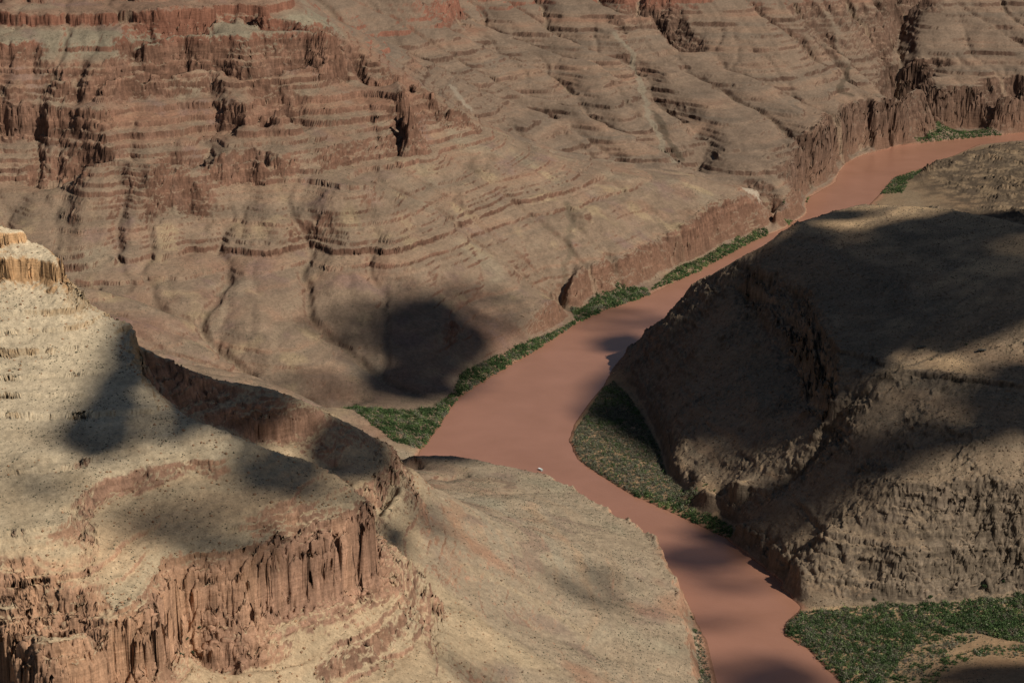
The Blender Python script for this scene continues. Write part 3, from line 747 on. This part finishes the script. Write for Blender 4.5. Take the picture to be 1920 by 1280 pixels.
MG = ground_mat()
V = np.stack([vx, vy, vz], -1)
for names, regs in (('foreground_hill', 'S'), ('river_bench_terrain', 'BR'), ('canyon_hillside', 'W'), ('far_canyon_hillside', 'F'), ('mesa_hill', 'M'), ('upstream_shore', 'U'), ('river_shore', 'T')):
    sel = np.isin(qlab, [REG.index(r) for r in regs])
    fq = quads[sel]; u, inv = np.unique(fq, return_inverse=True)
    o = mesh_from(names, V[u], inv.reshape(-1, 4), MG, col[u]); o['kind'] = 'structure'
rp = [(-2500, 1300), (3200, 1300), (3200, 8000), (-2500, 8000)]
o = mesh_from('river', [(a, b, 0) for a, b in rp], [[0, 1, 2, 3]], water_mat()); o['kind'] = 'structure'
print('terrain', round(time.time() - T0, 1))

# ------------------------------------------------------------------ plants
def sample_poly(poly, z, spacing, rmin, rmax, prob=None):
    wp = [W(a, b, z) for a, b in poly]
    xs = [p[0] for p in wp]; ys = [p[1] for p in wp]
    n = int((max(xs) - min(xs)) * (max(ys) - min(ys)) / spacing ** 2)
    x = rng.uniform(min(xs), max(xs), n); y = rng.uniform(min(ys), max(ys), n)
    ok = in_poly(x, y, wp); x, y = x[ok], y[ok]
    if prob is not None:
        ok = rng.random(len(x)) < prob(x, y); x, y = x[ok], y[ok]
    h, sl_, cl_, _ = height(x, y)
    ok = (h > .4) & (cl_ < .55); x, y, h = x[ok], y[ok], h[ok]
    u = rng.random(len(x)) ** 2.2 * 1.35
    big = np.clip(.95 + 1.1 * fbm(x.astype(f32), y.astype(f32), 15, 2, 207), .45, 1.6)
    return np.stack([x, y, h], -1), (rmin + (rmax - rmin) * u) * big


OCT_V = np.array([(1, 0, 0), (0, 1, 0), (-1, 0, 0), (0, -1, 0), (0, 0, 1), (0, 0, -.3)], f32)
OCT_F = np.array([(0, 1, 4), (1, 2, 4), (2, 3, 4), (3, 0, 4), (1, 0, 5), (2, 1, 5), (3, 2, 5), (0, 3, 5)])


def lumps(pos, rad, squash, jitter=.25, sink=.1):
    n = len(pos); a = rng.uniform(0, 6.283, n); ca, sa = np.cos(a)[:, None], np.sin(a)[:, None]
    v = OCT_V[None] * (1 + rng.uniform(-jitter, jitter, (n, 6, 3)))
    x = v[..., 0] * ca - v[..., 1] * sa; y = v[..., 0] * sa + v[..., 1] * ca
    v = np.stack([x, y, v[..., 2] * squash], -1) * rad[:, None, None]
    v = v + pos[:, None, :]; v[..., 2] -= (rad * sink)[:, None]
    f = OCT_F[None] + (np.arange(n) * 6)[:, None, None]
    return v.reshape(-1, 3), f.reshape(-1, 3)


def leafy(pos, rad, k, tall, leaf, cols):
    """crowns of many small leaf sprays round the stems of each bush"""
    n = len(pos)
    d = rng.normal(size=(n, k, 3)); d /= np.linalg.norm(d, axis=-1, keepdims=True); d[..., 2] = np.abs(d[..., 2]) * 1.15 - .12
    r = rng.uniform(.55, 1.08, (n, k, 1)); lob = 1 + .3 * np.sin(3 * np.arctan2(d[..., 1:2], d[..., 0:1]) + rng.uniform(0, 6.28, (n, 1, 1)))
    c = d * r * lob * rad[:, None, None]; c[..., 2] *= tall[:, None]; c[..., 2] += (rad * .25)[:, None]
    c = c + pos[:, None, :]
    t1 = rng.normal(size=(n, k, 3)); t1 /= np.linalg.norm(t1, axis=-1, keepdims=True)
    t2 = np.cross(t1, d + rng.normal(size=(n, k, 3)) * .4); t2 /= np.linalg.norm(t2, axis=-1, keepdims=True) + 1e-6
    s = leaf * rng.uniform(.6, 1.3, (n, k, 1)) * np.sqrt(rad)[:, None, None]
    q = np.stack([c - t1 * s - t2 * s * .6, c + t1 * s - t2 * s * .6, c + t1 * s * .8 + t2 * s * .6, c - t1 * s * .8 + t2 * s * .6], 2)
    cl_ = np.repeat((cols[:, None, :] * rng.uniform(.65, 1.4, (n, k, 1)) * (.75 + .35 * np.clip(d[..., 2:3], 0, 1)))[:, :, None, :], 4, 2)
    f = np.arange(n * k * 4).reshape(-1, 4)
    return q.reshape(-1, 3), f, cl_.reshape(-1, 3)


MLEAF = attr_mat('leaf_sprays', .8)
DG, MGN, YG, GG, BR = [np.array(c_, f32) for c_ in ((.046, .074, .026), (.078, .118, .040), (.135, .165, .060), (.140, .138, .088), (.165, .135, .100))]


def thicket(name, specs):
    vs, fs, cs, off = [], [], [], 0
    for poly, z, spacing, rmin, rmax, pal, prob in specs:
        pos, rad = sample_poly(poly, z, spacing, rmin, rmax, prob)
        if not len(pos): continue
        t = fbm(pos[:, 0], pos[:, 1], 34, 3, 203) * 1.5 + rng.normal(0, .16, len(pos))
        idx = np.clip(((t * 1.3 + .5) * len(pal)).astype(int), 0, len(pal) - 1)
        cols = np.stack(pal)[idx] * rng.uniform(.5, 1.5, (len(pos), 1))
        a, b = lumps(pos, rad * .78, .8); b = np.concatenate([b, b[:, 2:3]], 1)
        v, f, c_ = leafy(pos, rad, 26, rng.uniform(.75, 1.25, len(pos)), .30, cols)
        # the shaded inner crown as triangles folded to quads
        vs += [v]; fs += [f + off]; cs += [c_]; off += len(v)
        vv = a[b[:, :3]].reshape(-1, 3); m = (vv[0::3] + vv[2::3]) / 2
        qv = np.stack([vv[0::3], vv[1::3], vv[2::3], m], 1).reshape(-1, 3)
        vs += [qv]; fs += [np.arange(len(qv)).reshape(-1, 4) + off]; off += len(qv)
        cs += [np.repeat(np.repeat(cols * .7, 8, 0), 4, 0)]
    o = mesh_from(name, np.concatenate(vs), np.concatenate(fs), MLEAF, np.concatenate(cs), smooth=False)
    o['kind'] = 'stuff'
    return o


def clumpy(scale, lo, hi, seed):
    return lambda x, y: sstep(lo, hi, fbm(np.asarray(x, f32), np.asarray(y, f32), scale, 3, seed))


LUSH = [DG, DG, MGN, MGN, YG]; GREY = [GG, MGN, GG, BR, GG]
FAR_BANK = [(605, 766), (640, 772), (700, 780), (760, 778), (815, 766), (848, 738), (868, 706), (930, 673), (985, 645), (1040, 622), (1078, 600), (1068, 578), (1085, 560), (1150, 543), (1212, 540), (1222, 551), (1150, 580), (1085, 606), (1003, 658), (935, 697), (868, 738), (845, 765), (815, 810), (790, 838), (740, 838), (700, 812)]
thicket('riverside_thicket', [(FAR_BANK, 4, 2.8, 1.0, 4.0, LUSH + [GG], clumpy(26, -.9, -.25, 301)),
                              ([(1215, 545), (1262, 508), (1310, 485), (1318, 478), (1380, 447), (1436, 428), (1442, 441), (1410, 456), (1310, 508)], 4, 3.4, 1.5, 3.6, LUSH, clumpy(30, -.75, -.25, 303)),
                              ([(1462, 412), (1478, 402), (1494, 404), (1490, 416), (1474, 424)], 4, 3.2, 1.6, 3.6, LUSH, None),
                              ([(1497, 374), (1505, 362), (1518, 368), (1514, 378)], 4, 3.2, 1.6, 3.6, LUSH, None)])
thicket('upstream_thicket', [([(1678, 238), (1690, 236), (1706, 250), (1750, 252), (1840, 247), (1920, 243), (2100, 235), (2100, 240), (1920, 249), (1840, 257), (1760, 264), (1690, 271), (1678, 258)], 4, 4.2, 1.8, 4.2, LUSH, None),
                             ([(1650, 362), (1676, 332), (1716, 320), (1762, 308), (1742, 325), (1704, 345), (1692, 365)], 4, 4.2, 1.6, 3.4, [DG, MGN, GG, MGN], None)])
thicket('cove_thicket', [([(1130, 726), (1098, 780), (1082, 800), (1074, 826), (1088, 858), (1130, 888), (1180, 918), (1260, 948), (1320, 972), (1300, 926), (1258, 900), (1238, 852), (1206, 790), (1176, 742), (1150, 715)], 5, 2.2, .8, 2.3, GREY, clumpy(40, -1.0, -.15, 305)),
                         ([(1180, 916), (1240, 934), (1300, 950), (1340, 965), (1374, 985), (1372, 1008), (1320, 984), (1262, 958), (1192, 928)], 4, 3.2, 1.5, 3.4, LUSH, None),
                         ([(1130, 728), (1100, 780), (1098, 800), (1150, 800), (1200, 800), (1240, 870), (1290, 925), (1350, 965), (1378, 985), (1345, 950), (1300, 928), (1258, 900), (1238, 852), (1206, 790), (1176, 742), (1150, 715)], 5, 2.8, 1.3, 2.8, [MGN, DG, GG], clumpy(50, -.5, .3, 307))])
thicket('lower_bank_thicket', [([(1472, 1168), (1500, 1143), (1560, 1143), (1640, 1140), (1720, 1128), (1800, 1135), (1920, 1125), (2100, 1120), (2100, 1230), (1920, 1222), (1830, 1195), (1740, 1195), (1690, 1240), (1650, 1295), (1590, 1295), (1560, 1255), (1518, 1210), (1472, 1188)], 5, 2.5, 1.4, 3.4, [DG, MGN, GG, MGN, GG, YG, BR, DG], clumpy(38, -.95, -.3, 309)),
                               ([(1600, 1175), (1700, 1150), (1800, 1150), (1920, 1130), (2100, 1130), (2100, 1210), (1920, 1215), (1820, 1180), (1740, 1175), (1660, 1200)], 7, 4.2, 2.6, 4.6, [DG, DG, MGN], clumpy(60, -.4, .3, 311)),
                               ([(1480, 1160), (1560, 1145), (1600, 1180), (1560, 1215), (1520, 1208)], 5, 3.3, 1.0, 2.2, GREY, None),
                               ([(1630, 1225), (1760, 1190), (1840, 1200), (1780, 1230), (1700, 1290), (1620, 1290)], 7, 3.4, 1.0, 2.6, [GG, BR, GG, MGN, DG], clumpy(40, -1.1, -.3, 313)), ([(1700, 1290), (1760, 1232), (1850, 1205), (2100, 1225), (2100, 1255), (1940, 1245), (1860, 1225), (1790, 1245), (1740, 1295)], 16, 3.6, 1.2, 2.8, [MGN, GG, DG], clumpy(36, -.5, .2, 315))])
thicket('bench_bank_thicket', [([(1296, 1180), (1312, 1180), (1322, 1215), (1336, 1285), (1342, 1360), (1316, 1360), (1306, 1250)], 2, 3.0, .9, 2.2, GREY, None),
                               ([(1278, 1118), (1288, 1130), (1300, 1158), (1290, 1155)], 4, 3.0, 1.5, 2.6, LUSH, None)])

# scattered desert scrub and fallen rock on the open slopes
n = 900000
t_ = rng.uniform(-.31, .31, n); y = np.sqrt(rng.uniform(1480 ** 2, 4700 ** 2, n)); x = t_ * y
sl0 = bil(SLOPE2, x, y); h0 = bil(H, x, y)
pr = np.clip(.40 + .30 * bil(RM['B'], x, y) + .35 * bil(RM['M'], x, y) - .1 + 1.5 * fbm(x.astype(f32), y.astype(f32), 48, 4, 401), .03, 1) * sstep(.75, .35, sl0) * (h0 > 3) * np.clip(2400 / y, .25, 1) ** 1.3
ok = rng.random(n) < pr; x, y = x[ok], y[ok]
h0, sl0, cl0, _ = height(x, y); ok = h0 > 2.5; x, y, h0 = x[ok], y[ok], h0[ok]
rad = .36 + .95 * rng.random(len(x)) ** 3.5
pos = np.stack([x, y, h0], -1)
v, f = lumps(pos, rad, .85, .3)
pal = np.array([(.10, .092, .06), (.12, .108, .07), (.08, .082, .05), (.15, .13, .09)], f32)[rng.integers(0, 4, len(x))]
o = mesh_from('desert_scrub', v, f, MLEAF, np.repeat(pal, 6, 0), smooth=False); o['kind'] = 'stuff'
print('scrub', len(x), round(time.time() - T0, 1))
n = 420000
t_ = rng.uniform(-.31, .31, n); y = np.sqrt(rng.uniform(1480 ** 2, 4700 ** 2, n)); x = t_ * y
sl0 = bil(SLOPE2, x, y); c0 = bil(blur(CLIFF, 8).astype(f32), x, y); m0 = bil(RM['M'], x, y)
pr = (np.clip(c0 * 5, 0, 1) * .35 + m0 * sstep(.10, .35, sl0) * .75 + bil(RM['S'], x, y) * sstep(.15, .45, sl0) * .22 + bil(RM['B'], x, y) * .05) * sstep(1.2, .7, sl0) * (bil(H, x, y) > 4)
ok = rng.random(n) < pr; x, y = x[ok], y[ok]; h0 = height(x, y)[0]
rad = .45 + 1.7 * rng.random(len(x)) ** 5
v, f = lumps(np.stack([x, y, h0], -1), rad, .75, .42, -.1)
rc = (bil(RM['S'], x, y)[:, None] * C(160, 124, 94) + (1 - bil(RM['S'], x, y)[:, None]) * C(122, 102, 82)) * rng.uniform(.7, 1.2, (len(x), 1))
o = mesh_from('fallen_rocks', v, f, attr_mat('rock_face', .95), np.repeat(rc, 6, 0), smooth=False); o['kind'] = 'stuff'
print('rocks', len(x), round(time.time() - T0, 1))
# ------------------------------------------------------------------ light, sky, camera
SUN_AZ, SUN_EL = math.radians(125.0), math.radians(42.0)      # azimuth clockwise from +Y (view direction)
SUNV = np.array([math.sin(SUN_AZ) * math.cos(SUN_EL), math.cos(SUN_AZ) * math.cos(SUN_EL), math.sin(SUN_EL)])
from mathutils import Vector
sl_ = bpy.data.lights.new('sun', 'SUN'); sl_.energy = 4.3; sl_.angle = math.radians(.53); sl_.color = (1, .95, .87)
so = bpy.data.objects.new('sun', sl_); bpy.context.scene.collection.objects.link(so)
so.rotation_euler = Vector(SUNV).to_track_quat('Z', 'Y').to_euler()
w = bpy.data.worlds.new('World'); bpy.context.scene.world = w; w.use_nodes = True
nt = w.node_tree; bg = nt.nodes['Background']; sk = nt.nodes.new('ShaderNodeTexSky'); sk.sky_type = 'NISHITA'; sk.sun_disc = False
sk.sun_elevation = SUN_EL; sk.sun_rotation = SUN_AZ; sk.altitude = 1000
nt.links.new(sk.outputs[0], bg.inputs[0]); bg.inputs[1].default_value = .038
cd = bpy.data.cameras.new('camera'); co = bpy.data.objects.new('camera', cd); bpy.context.scene.collection.objects.link(co)
co.location = (0, 0, CAM_H); co.rotation_euler = (math.pi / 2 - PITCH, 0, 0)
cd.sensor_width = 36; cd.lens = 18 / math.tan(HFOV / 2); cd.clip_start = 1; cd.clip_end = 30000
sc = bpy.context.scene; sc.camera = co
sc.view_settings.view_transform = 'Standard'; sc.view_settings.look = 'None'; sc.view_settings.exposure = 0

# ------------------------------------------------------------------ fair-weather clouds high over the canyon
CLOUD_Z = 3300.0
mmd, nt_, b_ = new_mat('cloud_medium'); b_.inputs['Base Color'].default_value = (.9, .9, .9, 1); b_.inputs['Roughness'].default_value = 1; b_.inputs['Alpha'].default_value = .62
mcl, nt_, b_ = new_mat('cloud_white'); b_.inputs['Base Color'].default_value = (.9, .9, .9, 1); b_.inputs['Roughness'].default_value = 1
mth, nt_, b_ = new_mat('cloud_thin'); b_.inputs['Base Color'].default_value = (.9, .9, .9, 1); b_.inputs['Roughness'].default_value = 1
tc_ = nd(nt_, 'ShaderNodeTexCoord'); cn_ = nd(nt_, 'ShaderNodeTexNoise'); cn_.inputs['Scale'].default_value = .02; cn_.inputs['Detail'].default_value = 4; nt_.links.new(tc_.outputs['Object'], cn_.inputs['Vector'])
cr_ = nd(nt_, 'ShaderNodeMapRange'); cr_.inputs[1].default_value = .35; cr_.inputs[2].default_value = .7; cr_.inputs[3].default_value = .05; cr_.inputs[4].default_value = .6; nt_.links.new(cn_.outputs['Fac'], cr_.inputs[0]); nt_.links.new(cr_.outputs[0], b_.inputs['Alpha'])
SHADES = [(800, 615, 0, 100, 40), (845, 655, 0, 80, 34), (770, 712, 0, 100, 26), (690, 606, 1, 110, 26), (900, 590, 1, 120, 30), (790, 640, 1, 150, 70),
          (1165, 600, 1, 90, 26), (1170, 645, 0, 60, 20),
          (1620, 540, 2, 190, 74), (1500, 610, 0, 100, 90), (1800, 550, 2, 170, 52), (1870, 495, 2, 180, 70), (1800, 420, 0, 170, 26), (1560, 407, 0, 80, 9), (1700, 480, 2, 110, 26),
          (1410, 590, 0, 70, 60), (1430, 520, 0, 60, 30), (1490, 720, 0, 80, 56), (1255, 745, 0, 90, 30), (1620, 600, 0, 90, 16), (1235, 800, 0, 60, 44), (1330, 650, 1, 80, 30),
          (1905, 760, 0, 110, 42), (1820, 726, 1, 110, 20), (1710, 842, 0, 50, 26), (1500, 925, 0, 110, 20), (1420, 955, 0, 66, 22), (1570, 885, 1, 90, 22), (1890, 412, 0, 60, 14), (1600, 710, 0, 50, 14), (1700, 760, 1, 90, 30),
          (1335, 1042, 2, 120, 22), (1300, 1062, 1, 80, 16), (1372, 1096, 1, 80, 20), (1400, 1262, 1, 120, 34), (1450, 1278, 2, 100, 34), (1325, 1165, 1, 70, 16), (1890, 1270, 0, 140, 34),
          (212, 725, 0, 56, 74), (205, 820, 0, 60, 40), (85, 905, 1, 80, 24), (520, 882, 0, 120, 30), (600, 905, 1, 130, 40), (470, 900, 1, 120, 40), (395, 1008, 1, 170, 34), (430, 1000, 1, 120, 24), (255, 960, 1, 70, 50), (330, 985, 1, 80, 30),
          (280, 690, 0, 110, 90), (360, 735, 0, 130, 120), (440, 765, 0, 110, 110), (520, 740, 2, 80, 60), (640, 830, 2, 80, 50), (660, 850, 0, 110, 40), (560, 736, 1, 90, 20), (720, 860, 1, 70, 40),
          (820, 855, 0, 95, 14), (795, 965, 1, 80, 40), (740, 1010, 0, 50, 30), (1095, 1110, 1, 110, 24), (880, 1262, 1, 150, 22), (1130, 1075, 1, 70, 16)]
import bmesh
bm_ = bmesh.new(); bmesh.ops.create_icosphere(bm_, subdivisions=5, radius=1.0)
IV = np.array([v_.co[:] for v_ in bm_.verts], f32); IF = np.array([[q_.index for q_ in f_.verts] for f_ in bm_.faces]); bm_.free()
for ci, (px, py, z, rx, ry) in enumerate(SHADES):
    thick = z; x, y, z = hit(px, py); slant = math.hypot(math.hypot(x, y), 1000 - z); sd_ = (1000 - z) / slant
    ax, ay = rx * slant / FP, ry * slant / FP / sd_
    t_ = (CLOUD_Z - z) / SUNV[2]
    d_ = 1 + .75 * fbm(IV[:, 0] + ci * 3.1, IV[:, 1] + IV[:, 2] * .5 + ci * 1.7, 1.1, 5, 501, .6)
    v = IV * d_[:, None] * np.array([ax, ay, .22 * min(ax, ay)], f32)
    o = mesh_from('cloud', v, IF, (mcl, mth, mmd)[thick]); o.location = (x + SUNV[0] * t_, y + SUNV[1] * t_, CLOUD_Z); o['kind'] = 'structure'

# ------------------------------------------------------------------ things
def thing(name, label, cat, loc, rz=0.0, group=None):
    o = bpy.data.objects.new(name, None); bpy.context.scene.collection.objects.link(o)
    o.location = loc; o.rotation_euler = (0, 0, rz); o['label'] = label; o['category'] = cat
    o.empty_display_size = .5
    if group: o['group'] = group
    return o


def part(name, parent, mat, build, bevel=0.0):
    b = bmesh.new(); build(b)
    if bevel: bmesh.ops.bevel(b, geom=b.edges[:], offset=bevel, segments=2, affect='EDGES')
    me = bpy.data.meshes.new(name); b.to_mesh(me); b.free(); me.materials.append(mat)
    o = bpy.data.objects.new(name, me); bpy.context.scene.collection.objects.link(o); o.parent = parent
    return o


def box(b, c, sz, tilt=0.0):
    from mathutils import Matrix
    bmesh.ops.create_cube(b, size=1, matrix=Matrix.Translation(c) @ Matrix.Rotation(tilt, 4, 'X') @ Matrix.Diagonal((*sz, 1)))


def tube(b, p, q, r0, r1, seg=10):
    p, q = Vector(p), Vector(q); m = (p + q) / 2; d = q - p
    from mathutils import Matrix
    bmesh.ops.create_cone(b, cap_ends=True, segments=seg, radius1=r0, radius2=r1, depth=d.length, matrix=Matrix.Translation(m) @ d.to_track_quat('Z', 'Y').to_matrix().to_4x4())


# tour boat on the river
bx, by, _ = (*W(1013.5, 881.5, 0), 0)
boat = thing('tour_boat', 'small white pontoon boat with two awnings on the brown river', 'boat', (bx, by, 0), math.atan2(-8.5, 6.0))
WH = plain_mat('white_awning', (.86, .87, .85), .5, .03, 2); GNW = plain_mat('pale_green_awning', (.66, .80, .70), .5, .03, 2); ALU = plain_mat('boat_metal', (.42, .43, .44), .35, .05, 3)
DKG = plain_mat('dark_motor', (.03, .03, .035), .4, .1, 4); DECK = plain_mat('deck_boards', (.50, .50, .48), .6, .1, 3)
for sd in (-1, 1):
    def pont(b, sd=sd):
        tube(b, (-5.2, sd * 1.25, .22), (4.2, sd * 1.25, .22), .42, .42, 14); tube(b, (4.2, sd * 1.25, .22), (5.7, sd * 1.25, .5), .42, .08, 14)
    part('pontoon', boat, ALU, pont)
part('deck', boat, DECK, lambda b: box(b, (0, 0, .72), (9.8, 3.3, .14)), .03)


def awning(b, x0, x1):
    n_ = 8
    rows = []
    for k_ in range(n_ + 1):
        yy = -1.7 + 3.4 * k_ / n_; zz_ = 2.75 + .28 * math.cos(yy / 1.7 * math.pi / 2)
        rows.append([b.verts.new((xx, yy, zz_)) for xx in (x0, x1)] + [b.verts.new((xx, yy, zz_ - .07)) for xx in (x0, x1)])
    for k_ in range(n_):
        p_, q_ = rows[k_], rows[k_ + 1]
        b.faces.new((p_[0], p_[1], q_[1], q_[0])); b.faces.new((p_[2], q_[2], q_[3], p_[3])); b.faces.new((p_[0], q_[0], q_[2], p_[2])); b.faces.new((p_[1], p_[3], q_[3], q_[1]))
    b.faces.new((rows[0][0], rows[0][2], rows[0][3], rows[0][1])); b.faces.new((rows[-1][0], rows[-1][1], rows[-1][3], rows[-1][2]))


a_ = part('awning', boat, WH, lambda b: awning(b, -4.6, -.3)); a_['label'] = 'white rear awning'
a_ = part('awning', boat, GNW, lambda b: awning(b, .1, 4.3)); a_['label'] = 'pale green front awning'
for xx in (-4.4, -.5, .3, 4.1):
    for sd in (-1, 1):
        part('awning_post', boat, ALU, lambda b: tube(b, (xx, sd * 1.55, .78), (xx, sd * 1.55, 2.8), .04, .04, 8))
for yy in (-1.1, 1.1):
    part('seat', boat, GNW, lambda b: (box(b, (-.6, yy, 1.1), (7.0, .5, .12)), box(b, (-.6, yy + .28 * (1 if yy > 0 else -1), 1.4), (7.0, .1, .5)), box(b, (-3.4, yy, .92), (.12, .4, .26)), box(b, (2.2, yy, .92), (.12, .4, .26))), .02)
part('outboard_motor', boat, DKG, lambda b: (box(b, (-5.3, 0, 1.05), (.6, .45, .6)), box(b, (-5.35, 0, .4), (.22, .16, .9))), .05)

# two shade shelters on the mesa
RF = plain_mat('weathered_roof', (.045, .046, .038), .8, .2, .6); PST = plain_mat('shelter_timber', (.10, .075, .05), .85, .15, 2)
for (px, py, lab) in ((1728, 654, 'dark low-roofed shade shelter alone on the mesa, the left of two'), (1841, 661, 'dark low-roofed shade shelter beside green shrubs, the right of two')):
    hx, hy, _ = hit(px, py); hz_ = float(height(np.array([hx]), np.array([hy]))[0][0])
    sh = thing('shade_shelter', lab, 'shelter', (hx, hy, hz_), -.06, 'shade shelters on the mesa')

    def roof(b):
        for sd in (-1, 1):
            box(b, (0, sd * 1.75, 3.05), (11.6, 3.7, .12), -sd * .14)
        box(b, (0, 0, 3.36), (11.7, .3, .1))
    part('roof', sh, RF, roof, .015)
    for xx in (-5.2, 0, 5.2):
        for sd in (-1, 1):
            part('post', sh, PST, lambda b: box(b, (xx, sd * 3.0, 1.2), (.22, .22, 3.2)), .02)
    for sd in (-1, 1):
        part('beam', sh, PST, lambda b: box(b, (0, sd * 3.0, 2.7), (11.0, .16, .22)), .02)
    part('picnic_table', sh, PST, lambda b: (box(b, (0, 0, .78), (5, .8, .06)), box(b, (0, .75, .46), (5, .3, .05)), box(b, (0, -.75, .46), (5, .3, .05)), box(b, (-2, 0, .3), (.12, 1.5, .9)), box(b, (2, 0, .3), (.12, 1.5, .9))))

# bushes and small trees that stand apart
BARK = plain_mat('bark', (.09, .07, .05), .9, .2, 3)


def plant(name, cat, lab, px, py, rad, group, tint):
    hx, hy, _ = hit(px, py); hz_ = float(height(np.array([hx]), np.array([hy]))[0][0])
    o = thing(name, lab, cat, (hx, hy, hz_ - .1), rng.uniform(0, 6), group)
    c_ = np.array([[0, 0, rad * .35]]); cc = [c_[0]] + [np.array([rng.normal() * rad * .5, rng.normal() * rad * .5, rad * rng.uniform(.3, .9)]) for _ in range(6)]
    pos = np.array(cc); rr = np.array([rad * .75] + [rad * rng.uniform(.35, .6) for _ in range(6)])
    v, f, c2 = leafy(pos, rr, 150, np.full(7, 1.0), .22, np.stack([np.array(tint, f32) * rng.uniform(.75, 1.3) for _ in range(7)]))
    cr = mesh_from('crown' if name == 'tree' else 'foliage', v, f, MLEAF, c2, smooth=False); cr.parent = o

    def stem(b):
        tube(b, (0, 0, -.3), (0, 0, rad * .6), rad * .09, rad * .05, 7)
        for c3 in cc[1:]:
            tube(b, (0, 0, rad * .25), tuple(c3), rad * .05, rad * .02, 6)
    part('trunk' if name == 'tree' else 'stem', o, BARK, stem)


G1 = 'green bushes on the talus under the big red cliff'
for (px, py, r_, lab) in ((330, 1192, 1.9, 'green bush under the red cliff, uppermost on the left'), (349, 1186, 1.6, 'small green bush highest on the talus under the red cliff'), (376, 1197, 1.3, 'green bush under the red cliff, rightmost of the upper three'),
                          (338, 1208, 1.5, 'green bush under the red cliff, just below the uppermost pair'), (362, 1217, 1.6, 'green bush under the red cliff, lowest of the cluster')):
    plant('bush', 'bush', lab, px, py, r_, G1, (.060, .085, .045))
for (px, py, r_, lab) in ((1812, 648, 2.4, 'pale green bush between the two shelters on the mesa'), (1747, 676, 1.8, 'lone green bush on bright ground below the left shelter')):
    plant('bush', 'bush', lab, px, py, r_, 'bushes on the mesa top', (.085, .095, .06))
for (px, py, r_, lab) in ((1640, 1130, 3.2, 'dark green tree against the cliff foot, leftmost of the row'), (1745, 1127, 3.0, 'dark green tree at the cliff foot beside the pale streak'), (1846, 1112, 4.0, 'dark green tree at the cliff foot, biggest of the row'),
                          (1882, 1098, 2.6, 'green tree perched above the thicket, highest on the slope')):
    plant('tree', 'tree', lab, px, py, r_, 'trees along the foot of the right cliff', (.045, .070, .026))
sc.cycles.max_bounces = 4; sc.cycles.diffuse_bounces = 2
print('done', round(time.time() - T0, 1))
